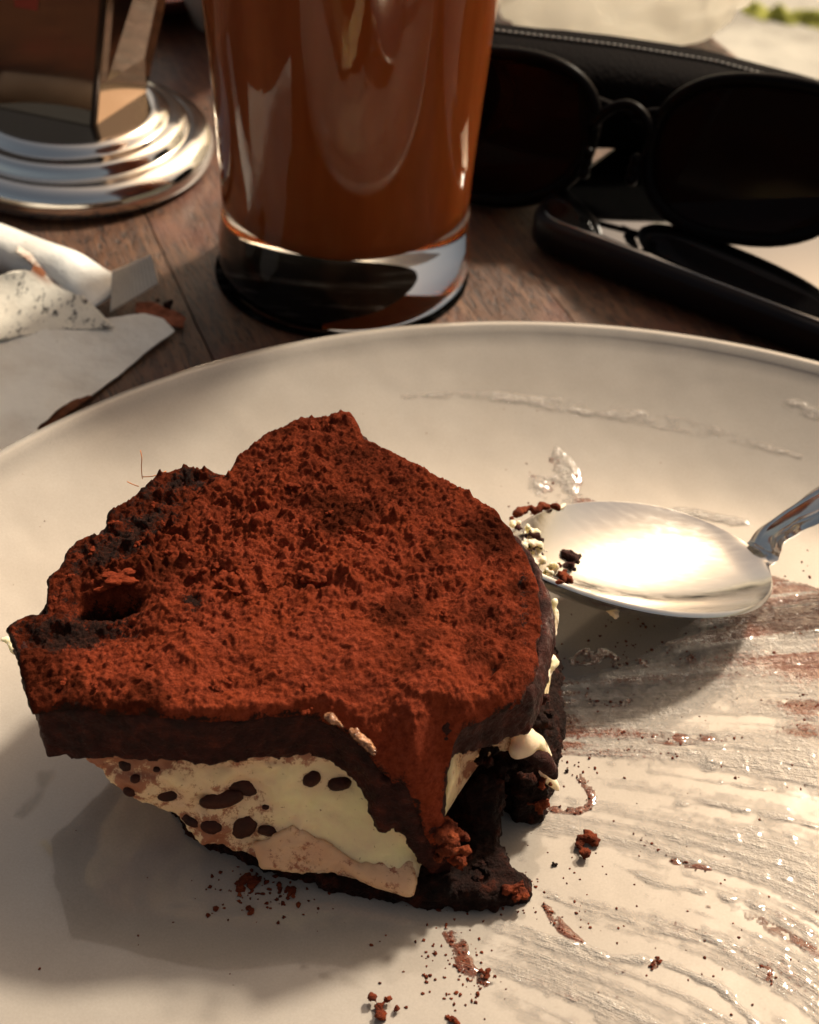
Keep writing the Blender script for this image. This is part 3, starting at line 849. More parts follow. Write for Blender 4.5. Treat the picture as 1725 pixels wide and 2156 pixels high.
# uncountable fine specks
b = bmesh.new()
def speck(u, v, r, up=0.0):
    p = PP(u, v)
    m = Matrix.Translation(Vector((p[0], p[1], p[2] + r * .3 + up))) @ Matrix.Diagonal((random.uniform(.7, 1.5), random.uniform(.7, 1.5), .6, 1)) @ Matrix.Rotation(random.uniform(0, 3), 4, Vector((random.random(), .3, 1)))
    q_ = bmesh.ops.create_icosphere(b, subdivisions=1, radius=r, matrix=m)
    for w_ in q_['verts']: w_.co += Vector((random.gauss(0, .22), random.gauss(0, .22), random.gauss(0, .14))) * r
for cu_, cv_, su_, sv_, n_, r0, r1 in ((560,1868,60,26,90,.012,.05),(600,1925,60,25,12,.01,.03),(950,2010,60,60,70,.01,.035),(965,2060,40,50,40,.01,.04),(1100,1890,60,30,26,.01,.03),
        (1250,1900,120,90,40,.01,.025),(1500,1500,150,150,50,.01,.03),(1250,1560,60,60,60,.01,.03),(450,1900,250,130,22,.008,.018),(1130,1020,30,30,14,.01,.03),(1400,1330,100,40,50,.01,.04),
        (1640,1280,60,60,70,.01,.035),(1690,1480,30,80,80,.01,.04),(180,1080,130,90,6,.01,.02),(1200,930,300,100,16,.008,.015),(1500,2000,150,90,60,.01,.03),(1000,1880,50,25,40,.01,.03),(1300,1150 + 230,100,20,30,.01,.03)):
    for _ in range(n_):
        speck(random.gauss(cu_, su_), random.gauss(cv_, sv_), random.uniform(r0, r1) * random.uniform(.5, 1))
STREAKS = [([(1198,1610),(1222,1640),(1245,1670),(1242,1695),(1215,1708),(1170,1705),(1140,1712)], 6), ([(1300,1400),(1330,1392),(1390,1420),(1440,1400),(1460,1380)], 7),
    ([(1180,1520),(1280,1540),(1400,1556),(1560,1555)], 7), ([(1560,1270),(1620,1300),(1680,1330),(1725,1345)], 8), ([(1240,1590),(1330,1580),(1430,1592)], 4), ([(1145,1905),(1175,1945),(1230,1990)], 6),
    ([(935,1960),(965,1990),(985,2040),(1030,2075)], 9), ([(1200,1395),(1250,1380),(1310,1395)], 10), ([(1230,1460),(1290,1490),(1330,1470)], 9), ([(1370,2040),(1390,2020)], 5), ([(1600,2030),(1625,2070)], 8), ([(1340,1760),(1420,1810),(1500,1830)], 5)]
for q, w in STREAKS:
    for u, v in spline(q, 24): speck(u + random.gauss(0, w), v + random.gauss(0, w * .8), random.uniform(.006, .03) * random.uniform(.5, 1), .012)
obj('crumb_dust', b, M_crumb, kind='stuff', label='fine cocoa specks scattered over the plate', cat='crumbs')

# ------------------------------------------------------------------ cream smears on the plate
def flow(U, V):
    """stream coordinate: streaks follow its contours (they fan out from the cake to the lower right)"""
    return V - np.clip((V - 1500) * .00065, -.12, .5) * (U - 1000)

def make_smear(name, outline, cell, seed, label, fn):
    W = np.array([PP(u, v) for u, v in outline])
    rg = .12 if seed < 30 else .035
    sd = lambda X, Y: poly_sdf(W, X, Y) + rg * fbm(X + seed, Y, f=.9 if seed < 30 else 3.5, o=4, g=.6)
    a0, a1 = W[:, :2].min(0) - .4, W[:, :2].max(0) + .4
    X, Y, D, F = grid_region(sd, a0[0], a1[0], a0[1], a1[1], cell)
    rr = np.hypot(X - PC[0], Y - PC[1]); Zp = plate_z(rr)
    Uu, Vv = projn(X, Y, Zp)
    h, brown = fn(X, Y, Uu, Vv, -D)
    keep = (h > .0015)
    fk = keep[F].any(1) & (rr < 12.8)[F].all(1)
    F = F[fk]
    used = np.unique(F); m = -np.ones(len(X), int); m[used] = np.arange(len(used))
    me = mesh_np(name, np.stack([X, Y, Zp + .004 + np.maximum(h, 0)], 1)[used], m[F])
    set_attr(me, 'thick', np.clip(h[used] / .035, 0, 1)); set_attr(me, 'brown', np.clip(brown[used], 0, 1))
    st_ = flow(Uu, Vv) + 10 * fbm(X, Y, f=.35, o=2)
    set_attr(me, 'sc', st_[used]); set_attr(me, 'ac', Uu[used])
    return obj(name, me, M_smear, label=label, cat='smear')

def main_fn(X, Y, U, V, e):
    st = flow(U, V) + 10 * fbm(X, Y, f=.35, o=2)
    al = U / 150.0
    r1 = vnoise(st / 7.5, al * .5 + 3, st * 0 + 1); r2 = vnoise(st / 3.6, al * .8, st * 0 + 5); r3 = vnoise(st / 24, al * .28 + 9)
    patch = fbm(X, Y, np.full_like(X, 2.), f=.33, o=4, g=.55)
    band = vnoise(st / 46, al * .22 + 1.7)
    h = .010 + .023 * patch + .016 * band + .010 * r1 + .006 * r2 + .007 * r3 + .008 * fbm(X, Y, f=6, o=4, g=.6)
    grit = sstep(.35, .8, vnoise(X * 9, Y * 9)) * .006
    h = h + grit * sstep(0, .3, patch + .3)
    # raised welts left by the spoon
    for c0, w, a, ua, ub in ((1830, 7, .03, 1150, 1600), (1905, 9, .04, 1120, 1725), (1985, 8, .03, 1250, 1725), (2035, 12, .05, 1250, 1700), (1640, 6, .02, 1400, 1725), (1760, 6, .025, 1250, 1725)):
        h = h + a * np.exp(-((st - c0 - 14 * vnoise(al * 1.3, al * 0 + c0)) / w) ** 2) * sstep(ua - 40, ua + 40, U) * sstep(ub + 40, ub - 40, U) * (.6 + .8 * vnoise(al * 5, st / 9))
    h = h + .06 * np.exp(-((U - 1495) / 14) ** 2 - ((V - 1608) / 11) ** 2)
    h = .9 * h * sstep(0, .35, e)
    br = .30 * sstep(1650, 1320, V) + .45 * np.exp(-((V - 1300) / 70) ** 2) * sstep(1450, 1600, U) + .5 * np.exp(-((U - 1700) / 60) ** 2 - ((V - 1450) / 120) ** 2) \
        + .35 * np.exp(-((st - 1560) / 30) ** 2) * sstep(1500, 1250, U) + .35 * np.exp(-((st - 1770) / 16) ** 2) * sstep(1350, 1500, U) + .45 * sstep(1240, 1160, U) * sstep(1650, 1500, V)
    br = br * (.8 + 1.1 * vnoise(st / 9, al * .9 + 4)) + .20 * r3 + .22 * sstep(.1, .7, patch) + .12 + .1 * sstep(.5, .9, vnoise(X * 4, Y * 4))
    return h, br
make_smear('cream_smear', [(1150,1440),(1300,1400),(1440,1330),(1540,1230),(1600,1200),(1800,1260),(2100,1500),(2100,2300),(1300,2330),(1150,2200),(1010,2100),(960,1990),(1040,1920),(1100,1880),(1050,1800),(1130,1700),(1160,1600)],
           .028, 3, 'wide streaked smear of melted cream and cocoa over the right half of the plate', main_fn)

def blot_fn(X, Y, U, V, e):
    n = fbm(X, Y, f=2.2, o=4, g=.6)
    return (.015 + .05 * n) * sstep(0, .18, e), .25 + .5 * vnoise(X * 3, Y * 3)
make_smear('cream_residue', [(1105,1030),(1120,975),(1160,985),(1170,940),(1205,955),(1222,1000),(1215,1040),(1250,1058),(1190,1062),(1120,1050)], .022, 21, 'small clear cream residue spot on the plate above the spoon tip',
           blot_fn)
def blot2(X, Y, U, V, e):
    n = fbm(X, Y, f=1.6, o=4, g=.6)
    return (.006 + .03 * n) * sstep(0, .2, e), .1 + 0 * n
make_smear('cream_residue', [(860,2000),(900,1950),(960,1940),(990,1990),(960,2040),(900,2060),(860,2040)], .022, 31, 'small wet cream blot on the plate below the front corner of the cake', blot2)
make_smear('grease_and_glint_film', [(20,1720),(70,1660),(60,1600),(85,1585),(135,1590),(120,1640),(90,1700),(50,1730)], .03, 41, 'thin glossy grease film at the left under the cake overhang', lambda X, Y, U, V, e: ((.004 + .012 * fbm(X, Y, f=3, o=3)) * sstep(0, .2, e), 0 * X))

def streak_fn(X, Y, U, V, e):
    n = fbm(X, Y, f=4.5, o=4, g=.65)
    return (.006 + .022 * n) * sstep(0, .06, e), .75 + .5 * n
def taper(q, w):
    q = spline(q, 16); t = np.gradient(q, axis=0); n = np.stack([-t[:, 1], t[:, 0]], 1); n /= np.linalg.norm(n, axis=1)[:, None]
    ww = w * (.35 + np.sin(np.linspace(.15, math.pi - .15, 16)))[:, None]
    return [tuple(p) for p in q + n * ww] + [tuple(p) for p in (q - n * ww)[::-1]]
places = ['curling out from the cream drip', 'in the shade below the spoon bowl', 'running right from the cake across the middle smears',
          'below the spoon neck near the right edge', 'short, just above the middle smears', 'short, below the front right crumb',
          'by the wet cream blot', 'in the spoon shadow nearest the cake', 'under the spoon shadow above the long streak', 'tiny, low in the middle of the smears',
          'short, near the lower right corner', 'slanting right of the largest loose crumb']
for (q, w), pl_ in zip(STREAKS, places):
    make_smear('cocoa_streak', taper(q, w * 1.5), .022, 60, 'thin red brown cocoa streak ' + pl_, streak_fn)
def arc_fn(X, Y, U, V, e):  # whitish film that paints highlight arcs onto the far side of the plate
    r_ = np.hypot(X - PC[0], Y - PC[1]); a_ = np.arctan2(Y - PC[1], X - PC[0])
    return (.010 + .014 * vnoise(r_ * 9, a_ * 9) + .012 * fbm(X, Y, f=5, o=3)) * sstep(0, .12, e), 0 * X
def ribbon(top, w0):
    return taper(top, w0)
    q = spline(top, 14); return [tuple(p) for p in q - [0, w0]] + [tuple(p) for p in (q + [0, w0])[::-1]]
for q_, w_, lb_ in ((((900,762),(1050,742),(1200,738),(1400,748),(1560,772),(1720,806)), 13, 'thin whitish streak painting the highlight just inside the far rim of the plate'),
                    (((820,838),(1000,832),(1150,848),(1300,872),(1450,900),(1600,938),(1690,965)), 15, 'longer whitish streak painting the highlight lower on the far wall of the plate'),
                    (((1640,850),(1690,862),(1760,890)), 16, 'short wide streak painting the highlight at the right edge of the plate wall'),
                    (((1390,1080),(1450,1082),(1520,1098),(1580,1100)), 14, 'pale glossy film on the plate along the far edge of the spoon')):
    make_smear('grease_and_glint_film', ribbon(q_, w_), .03, 50, lb_, arc_fn)

# ------------------------------------------------------------------ spoon
A = P(1066, 1165, 2.55); N = P(1602, 1168, 1.12)
spoon = empty('spoon', (A + N) / 2, 'steel dessert spoon with cream on its tip lying right of the cake', 'spoon')
ax = N - A; L = np.linalg.norm(ax); ax /= L
side = np.cross([0, 0, 1.0], ax); side /= np.linalg.norm(side)      # away from the camera
tilt = -.10
side = side * math.cos(tilt) + np.cross(ax, side) * math.sin(tilt)
upn = np.cross(ax, side)
rows = []; NS, NW = 70, 33
hpath = spline([tuple(N), tuple(P(1625, 1130, 1.42)), tuple(P(1665, 1100, 1.75)), tuple(P(1725, 1064, 2.15)), tuple(P(1850, 990, 2.75)), tuple(P(2050, 885, 3.15)), tuple(P(2300, 760, 3.2)), tuple(P(2420, 700, 3.1))], 50)
hw_h = np.interp(np.linspace(0, 1, 50), [0, .06, .2, .5, .8, .96, 1], [.34, .30, .31, .40, .52, .46, .1])
def bowl_w(t): return (1.68 * (max(0, 1 - abs(2 * t ** 1.25 - 1) ** 2.2)) ** .60)
for i in range(NS):
    t = 1 - (1 - (i / (NS - 1))) ** 1.0
    t = .5 - .5 * math.cos(math.pi * t)
    w = max(bowl_w(t), .02) if t < .5 else max(bowl_w(t), .30 * sstep(.93, 1.0, t) + .02)
    dep = .80 * (math.sin(math.pi * min(1, t ** .9)) ** .8)
    c = A + ax * (L * t)
    row = []
    for k in range(NW):
        s_ = -1 + 2 * k / (NW - 1)
        s_ = math.sin(s_ * math.pi / 2)
        zz = -dep * (1 - abs(s_) ** 2.1) + .02 * w * (1 - s_ * s_)
        zz += sstep(.9, 1, t) * .06 * (1 - s_ * s_)
        row.append(c + side * (w * s_) + upn * zz)
    rows.append(row)
for i in range(1, 50):
    t_ = hpath[min(i + 1, 49)] - hpath[i - 1]; t_ /= np.linalg.norm(t_)
    sd_ = np.cross([0, 0, 1.0], t_); sd_ /= np.linalg.norm(sd_); un = np.cross(t_, sd_)
    row = []
    for k in range(NW):
        s_ = math.sin((-1 + 2 * k / (NW - 1)) * math.pi / 2)
        rid = .05 * math.exp(-((abs(s_) - .62) / .12) ** 2) * min(1, i / 8)
        row.append(hpath[i] + sd_ * hw_h[i] * s_ + un * (.12 * (1 - s_ * s_) + rid))
    rows.append(row)
bm = bmesh.new(); g = [[bm.verts.new(p) for p in r] for r in rows]
for i in range(len(g) - 1):
    for k in range(NW - 1): bm.faces.new((g[i][k], g[i + 1][k], g[i + 1][k + 1], g[i][k + 1]))
bmesh.ops.recalc_face_normals(bm, faces=bm.faces[:])
if sum(f.normal.z for f in bm.faces) < 0: bmesh.ops.reverse_faces(bm, faces=bm.faces[:])
nb = (NS - 1) * (NW - 1)
def split_spoon(lo, hi):
    q = bmesh.new(); gg = [[q.verts.new(p) for p in r] for r in rows[lo:hi]]
    for i in range(len(gg) - 1):
        for k in range(NW - 1): q.faces.new((gg[i][k], gg[i + 1][k], gg[i + 1][k + 1], gg[i][k + 1]))
    q.normal_update()
    if sum(f.normal.z for f in q.faces) < 0: bmesh.ops.reverse_faces(q, faces=q.faces[:])
    return q
bowl_bvh = BVHTree.FromBMesh(bm); bm.free()
for nm, lo, hi in (('bowl', 0, NS + 2), ('handle', NS + 1, len(rows))):
    o = under(obj(nm, split_spoon(lo, hi), M_spoon), spoon)
    m = o.modifiers.new('thickness', 'SOLIDIFY'); m.thickness = .085 * S; m.offset = -1
    m2 = o.modifiers.new('bevel', 'BEVEL'); m2.width = .02 * S; m2.segments = 2; m2.limit_method = 'ANGLE'; m2.angle_limit = 1.0
# leftovers on the tip
def on_spoon(rows_, r, mat, name, label, jit=.05, dz=.0, parent=None):
    pts = []
    for u, v in spline(rows_, 44 if 'inside the spoon tip, next' in label else 22):
        h_, n_ = hit(bowl_bvh, u, v)
        if h_ is None: h_ = Vector(P(u, v, 1.7))
        pts.append((h_.x + random.gauss(0, jit), h_.y + random.gauss(0, jit), h_.z + dz + abs(random.gauss(0, jit * .3)), r * random.uniform(.6, 1.2)))
    me = blob_mesh(pts, .028, 1); displace(me, lambda x, y, z: .06 * fbm(x, y, z, 5, 5, .7) - .01)
    o = obj(name, me, mat, label=label, cat='food scrap')
on_spoon([(1085,1105),(1120,1120),(1105,1145),(1140,1160),(1130,1185),(1165,1200)], .075, M_creamp, 'cream_leftover', 'smear of cream inside the spoon tip, next to the cake edge', .07)
on_spoon([(1088,1092),(1100,1080),(1130,1072),(1165,1072)], .07, M_crumb, 'crumb_leftover', 'red brown crumbs on the far rim of the spoon tip', .04, .03)
on_spoon([(1092,1118),(1112,1128),(1128,1142),(1120,1165),(1150,1172)], .06, M_choc, 'crumb_leftover', 'dark chocolate crumbs inside the spoon tip by the cake edge', .07, .04)
on_spoon([(1192,1168),(1205,1180),(1196,1196)], .06, M_choc, 'crumb_leftover', 'dark chocolate flakes farthest into the spoon bowl', .05, .04)
on_spoon([(1170,1205),(1195,1222),(1180,1236)], .06, M_crumb, 'crumb_leftover', 'red brown flakes near the near rim of the spoon', .05, .04)
on_spoon([(1172,1074),(1188,1066)], .05, M_creamp, 'cream_leftover', 'cream dab on the far rim of the spoon', .01, .03)
on_spoon([(1200,1240),(1225,1250),(1240,1258)], .055, M_creamp, 'cream_leftover', 'line of cream along the near rim of the spoon', .03, .02)
on_spoon([(1276,1276),(1288,1288),(1296,1298)], .07, M_creamp, 'cream_leftover', 'single cream drop hanging over the near rim of the spoon', .01, .02)

# ------------------------------------------------------------------ glass of milky coffee
GX, GY = -1.95, 29.83
glass = empty('drinking_glass', (GX, GY, 0), 'tall clear glass of milky coffee standing behind the plate', 'glass')
gl = NT('clear_glass'); gl.set(Base_Color=(1., .985, .95), Roughness=.0, IOR=1.42, Transmission_Weight=1.0)
outer = [(0, .12), (2.2, .10), (2.62, .0), (2.86, .06), (2.98, .22), (3.02, .5), (3.0, 1.0), (2.93, 1.5), (2.90, 2.0), (2.92, 3.0), (3.0, 4.5), (3.12, 6.5), (3.28, 8.6), (3.36, 9.6), (3.37, 9.72), (3.33, 9.8)]
innr = [(3.26, 9.75), (3.18, 8.6), (3.12, 7.8), (3.03, 6.5), (2.9, 4.5), (2.80, 3.1), (2.68, 2.3), (2.45, 1.85), (2.0, 1.62), (1.2, 1.52), (0, 1.5)]
under(obj('glass_body', lathe(outer + innr, 128, (GX, GY)), gl.m), glass)
lq = NT('milky_coffee')
n = lq.noise(1.0, 3, .6, lq.mapping((.9, .9, .12)))
lq.set(Base_Color=lq.ramp(n, (.35, (.36, .085, .020)), (.65, (.50, .13, .032))), Roughness=.6, Specular_IOR_Level=0., Subsurface_Weight=.3, Subsurface_Scale=.5 * S)
g_ = .015
liq = [(0, 8.6)] + [(r + g_, z) for r, z in innr[1:-1]] + [(0, 1.5 - g_)]
under(obj('coffee', lathe(liq, 128, (GX, GY)), lq.m), glass)
# dark disc painting the dark refraction of the foot, and a spilled coffee ring
sp = [(0, .004), (2.05, .004), (2.1, .05), (2.0, .15), (0, .16)]
m_sp = mat_foot_shade_spill()
foot_shade = obj('foot_shade_and_spill', lathe(sp, 96, (GX - .85, GY - .2)), m_sp, label='dark disc painting the dark refraction in the foot of the glass', cat='foot_shade')
q = [(2.85, .004), (3.02, .004), (3.06, .03), (3.0, .06), (2.85, .05), (2.85, .004)]
under(obj('spill_ring', lathe(q, 96, (GX - .05, GY - .04)), m_sp), foot_shade)

# ------------------------------------------------------------------ menu stand
DX, DY = -9.49, 34.64
stand = empty('menu_stand', (DX, DY, 0), 'polished steel menu stand on a stepped round base at upper left', 'menu stand')
dp = [(0, 0), (3.45, 0), (3.6, .08), (3.66, .25), (3.66, .42), (3.58, .62), (3.42, .76), (3.22, .84), (3.08, .86), (3.02, .84), (2.98, .90), (2.94, 1.02), (2.85, 1.12), (2.7, 1.18), (2.56, 1.18), (2.5, 1.20), (2.44, 1.3), (2.3, 1.42), (2.18, 1.46), (2.1, 1.46), (0, 1.46)]
under(obj('round_base', lathe(dp, 128, (DX, DY)), M_steel), stand)
zc_ = 1.46
c0 = P(195, 262, zc_); cr = P(302, 192, zc_); clf = P(-260, 170, zc_)
ct = Py(216, -10, c0[1] + .15); 
upv = (ct - c0) / (ct - c0)[2]; HT = 9.0
def panel(a, b_, ta, tb, th, name, mat):
    a, b_, ta, tb = map(np.asarray, (a, b_, ta, tb)); n_ = np.cross(b_ - a, ta - a); n_ /= np.linalg.norm(n_)
    bm_ = loft([[a, b_, b_ + n_ * th, a + n_ * th], [ta, tb, tb + n_ * th, ta + n_ * th]])
    bmesh.ops.bevel(bm_, geom=bm_.edges[:], offset=.02, segments=2, affect='EDGES')
    return under(obj(name, bm_, mat, sm=False), stand)
tr = Py(345, -10, cr[1] + .1); upr = (tr - cr) / (tr - cr)[2]
panel(c0, clf, c0 + upv * HT, clf + upv * HT, -.10, 'left_panel', M_mirror)
panel(c0 + np.array([.02, .03, 0]), cr, c0 + upv * HT + np.array([.02, .03, 0]), cr + upr * HT, .10, 'right_panel', M_mirror)
# dark folded edge between the panels
under(obj('corner_rod', tube([c0 + upv * t for t in np.linspace(0, HT, 6)], .09, 10), simple('dark_steel_edge', (.05, .035, .028), .3, 1.0)), stand)
# printed card fixed on the left panel (only its lower edge is in view)
def on_left(u, v, off):
    n_ = np.cross(clf - c0, upv); n_ /= np.linalg.norm(n_)
    if n_[1] > 0: n_ = -n_
    d = ray(u, v); t = ((c0 + n_ * off - CAMP) @ n_) / (d @ n_); return CAMP + t * d, n_
def card(pts, off, name, mat, label=None):
    q = [on_left(u, v, off)[0] for u, v in pts]; n_ = on_left(0, 0, 0)[1]
    return under(obj(name, loft([q, [p + n_ * .03 for p in q]]), mat, sm=False, label=label), stand)
card([(-40,-30),(122,-30),(118,34),(-40,8)], .06, 'printed_card', simple('dark_card', (.10, .05, .03), .4))
card([(30,-20),(84,-20),(80,22),(32,14)], .10, 'printed_patch', simple('red_print', (.33, .05, .03), .4))
# faint lettering on the panel, painting the mirror image of print
txt = bpy.data.curves.new('reflected_lettering', 'FONT'); txt.body = 'ITTO'; txt.size = 1.0; txt.extrude = .004; txt.shear = .3
q0, n_ = on_left(88, 112, .06); q1, _ = on_left(192, 80, .06)
to = bpy.data.objects.new('reflected_lettering', txt); COL.objects.link(to)
xax = Vector(q1 - q0); wid = xax.length; xax.normalize(); zax = Vector(n_); yax = zax.cross(xax)
if yax.z < 0: yax = -yax
mw = Matrix((xax, yax, xax.cross(yax))).transposed().to_4x4(); sc_ = wid / 2.3 * S
to.matrix_world = Matrix.Translation(Vector(q0) * S) @ mw @ Matrix.Scale(sc_, 4)
to.data.materials.append(simple('pale_reflected_text', (.50, .46, .40), .5)); mwc = to.matrix_world.copy()
dg = bpy.context.evaluated_depsgraph_get(); dg.update()
me = bpy.data.meshes.new_from_object(to.evaluated_get(dg)); bpy.data.objects.remove(to)
to = bpy.data.objects.new('reflected_lettering', me); COL.objects.link(to); to.matrix_world = mwc
to.parent = stand; to.matrix_parent_inverse = Matrix.Translation(-stand.location)

# ------------------------------------------------------------------ things at the upper edge
# brown saucer and white cup
scx, scy = P(372, 66, 0)[:2]
pr = [(0, .2), (1.6, .2), (2.6, .55), (3.1, .95), (3.2, .98), (3.24, .9), (2.8, .4), (2.0, .02), (0, .02)]
obj('saucer', lathe([(r, z) for r, z in pr], 80, (scx - 1.2, scy + 2.9)), simple('brown_glaze', (.09, .025, .018), .15), label='reddish brown glazed saucer behind the menu stand', cat='saucer')
ccx, ccy = P(448, 84, 0)[:2]
cp = [(0, .05), (1.5, .0), (1.75, .15), (2.3, 1.6), (2.7, 3.6), (2.85, 5.2), (2.75, 5.25), (2.55, 3.4), (2.1, 1.4), (1.4, .5), (0, .4)]
obj('white_cup', lathe(cp, 80, (ccx + .9, ccy + 1.5)), simple('white_porcelain', (.78, .74, .66), .2), label='white cup mostly hidden behind the coffee glass', cat='cup')
# translucent white plastic bag
bagc = P(1290, 108, 0)
b = bmesh.new(); bmesh.ops.create_icosphere(b, subdivisions=6, radius=1)
V0 = np.array([v.co for v in b.verts]); 
th = np.arctan2(V0[:, 1], V0[:, 0])
fold = fbm(V0[:, 0], V0[:, 1], V0[:, 2], 1.6, 4, .55); crease = np.abs(vnoise(th * 2.4 + 30 + fold * 2, V0[:, 2] * .8 + 5))
rad = 1 + .13 * fold - .12 * crease
hgt = 5.2
for i, v in enumerate(b.verts):
    x, y, z = V0[i]; sq = (1 - max(0, z) ** 3 * .35) if z > 0 else math.sqrt(1 + z * z)
    v.co = Vector((bagc[0] + .3 + 4.9 * x * rad[i] * sq, bagc[1] + 1.5 + 2.6 * y * rad[i] * (sq if z < 0 else 1), max(.02, hgt * .9 + hgt * z * rad[i] * 1.0)))
pl = NT('white_plastic'); pl.set(Base_Color=pl.ramp(pl.noise(.35, 3, .5), (.4, (.88, .85, .78)), (.75, (.74, .62, .46))), Roughness=.35, Subsurface_Weight=.5, Subsurface_Scale=1.5 * S, Normal=pl.bump(pl.noise(.9, 5, .6), .5, .6))
tr_ = pl.n.new('ShaderNodeBsdfTranslucent'); tr_.inputs[0].default_value = (.97, .95, .88, 1)
mx_ = pl.n.new('ShaderNodeMixShader'); mx_.inputs[0].default_value = .8
pl.l.new(pl.p.outputs[0], mx_.inputs[1]); pl.l.new(tr_.outputs[0], mx_.inputs[2]); pl.l.new(mx_.outputs[0], pl.out.inputs[0])
pl.set(Subsurface_Weight=0.)
obj('plastic_bag', b, pl.m, label='crumpled translucent white plastic bag behind the black pouch', cat='bag')
# yellow green moss on the paving beyond the table edge
lf = np.array([P(u, v, -73.9) for u, v in ((1560,12),(1590,8),(1640,20),(1690,30),(1760,36),(1800,62),(1730,60),(1660,54),(1600,40),(1570,28))])
a0_, a1_ = lf[:, :2].min(0) - 3, lf[:, :2].max(0) + 3
X, Y, D, F = grid_region(lambda X, Y: poly_sdf(lf, X, Y) + 2.2 * fbm(X, Y, f=.12, o=4, g=.7), a0_[0], a1_[0], a0_[1], a1_[1], .5)
zz = -73.9 + 1.4 * sstep(0, 2., -D) * (1 + .8 * fbm(X, Y, f=.5, o=3))
V_, F_ = close_solid(X, Y, zz, zz * 0 - 74.2, F)
obj('moss', mesh_np('moss', V_, F_), simple('yellow_green_moss', (.33, .33, .05), .9), label='yellow green moss on the pale paving at the upper right corner', cat='moss', kind='stuff')
# black leather pouch: long arched body
leather = NT('black_leather')
leather.set(Base_Color=(.004, .003, .003), Roughness=.8, Normal=leather.bump(leather.voronoi(9), .03, .6), Specular_IOR_Level=.03)
pa = P(930, 413, 0); pb = P(1900, 438, 0)
dirp = pb - pa; LP = np.linalg.norm(dirp); dirp /= LP; nrm = np.array([-dirp[1], dirp[0], 0])
_ps, _ph = [], []
for _s in np.linspace(0, LP, 24):     # height that gives the arch of its top edge
    q_ = pa + dirp * _s + nrm * 1.6
    lo_, hi_ = .3, 8.
    for _ in range(30):
        m_ = (lo_ + hi_) / 2; uu_, vv_ = proj(q_ + np.array([0, 0, m_]))
        if vv_ > np.interp(uu_, [900, 1020, 1300, 1500, 1725, 2100], [62, 62, 96, 128, 188, 320]): lo_ = m_
        else: hi_ = m_
    _ps.append(_s); _ph.append(lo_)
def pouch_h(s):
    return np.interp(s, _ps, _ph)
rings = []
for s in np.linspace(0, LP, 60):
    hgt_ = float(pouch_h(s)) * (1 - .0 * s); sq = min(1, .4 + s / 1.2, .4 + (LP - s) / 1.2)
    r = []
    for q in np.linspace(0, 2 * math.pi, 40, endpoint=False):
        cx_ = math.copysign(abs(math.cos(q)) ** .65, math.cos(q)); cz_ = math.copysign(abs(math.sin(q)) ** .75, math.sin(q))
        wob = 1 + .03 * math.sin(s * .9 + q * 2)
        zb_ = 1.03 * sstep(2.2, 3.2, s); r.append(pa + dirp * s + nrm * (1.6 + 1.5 * cx_ * sq * wob) + np.array([0, 0, zb_ + (hgt_ - zb_) / 2 * (1 + cz_ * sq)]))
    rings.append(r)
pouch = empty('black_pouch', pa, 'black leather pouch with a stitched top edge behind the phone and sunglasses', 'pouch')
under(obj('pouch_body', loft(rings), leather.m), pouch)
zip_path = np.array([pa + dirp * s + nrm * 1.5 + np.array([0, 0, float(pouch_h(s)) - .06]) for s in np.linspace(.4, LP - .5, 50)])
under(obj('piped_edge', tube(zip_path, .11, 8), leather.m), pouch)
stitch_m = simple('grey_thread', (.35, .33, .30), .5)
sb = bmesh.new()
for s in np.arange(.6, LP - .6, .16):
    p = pa + dirp * s + nrm * 1.5 + np.array([0, 0, float(pouch_h(s)) + .06])
    bmesh.ops.create_icosphere(sb, subdivisions=1, radius=.05, matrix=Matrix.Translation(p) @ Matrix.Diagonal((1.3, .7, .6, 1)))
under(obj('stitching', sb, stitch_m, kind='stuff'), pouch)

# phone
ph_a = P(1108, 448, .95); ph_b = P(1725, 683, .95)
pd = ph_b - ph_a; pd /= np.linalg.norm(pd); pn = np.array([-pd[1], pd[0], 0])
ang = math.atan2(pd[1], pd[0])
phone = empty('phone', ph_a * [1, 1, 0], 'black phone lying face up, glossy screen reflecting light, right of the glass', 'phone')
def slab(cx, cy, zc0, sx, sy, sz, rad_, name, mat, bev):
    b = bmesh.new(); n = 8; pts = []
    for (qx, qy, a0) in ((sx / 2 - rad_, sy / 2 - rad_, 0), (-sx / 2 + rad_, sy / 2 - rad_, 90), (-sx / 2 + rad_, -sy / 2 + rad_, 180), (sx / 2 - rad_, -sy / 2 + rad_, 270)):
        for k in range(n + 1):
            a = math.radians(a0 + 90 * k / n); pts.append((qx + rad_ * math.cos(a), qy + rad_ * math.sin(a)))
    rs = []
    for inset, z in ((bev, 0), (bev * .3, bev * .3), (0, bev), (0, sz - bev), (bev * .3, sz - bev * .3), (bev, sz)):
        k = 1 - inset / (sx / 2); k2 = 1 - inset / (sy / 2); rs.append([(x * k, y * k2, z) for x, y in pts])
    bm_ = loft(rs); bmesh.ops.transform(bm_, matrix=Matrix.Translation((cx, cy, zc0)) @ Matrix.Rotation(ang, 4, 'Z'), verts=bm_.verts[:])
    return under(obj(name, bm_, mat), phone)
pc_ = ph_a + pd * 7.4 + pn * 3.5
blk = simple('black_rubber', (.006, .004, .005), .4, Specular_IOR_Level=.2)
slab(pc_[0], pc_[1], .05, 15.0, 7.3, .92, 1.0, 'case', blk, .22)
slab(pc_[0], pc_[1], .95, 14.6, 6.9, .06, .85, 'screen', simple('black_screen_glass', (.003, .003, .003), .05, 0., IOR=2.1, Coat_Weight=1., Coat_Roughness=.03, Coat_IOR=2.4), .02)
slab(pc_[0] + pn[0] * 3.9, pc_[1] + pn[1] * 3.9, .3, 1.6, .25, .3, .1, 'side_button', blk, .05)

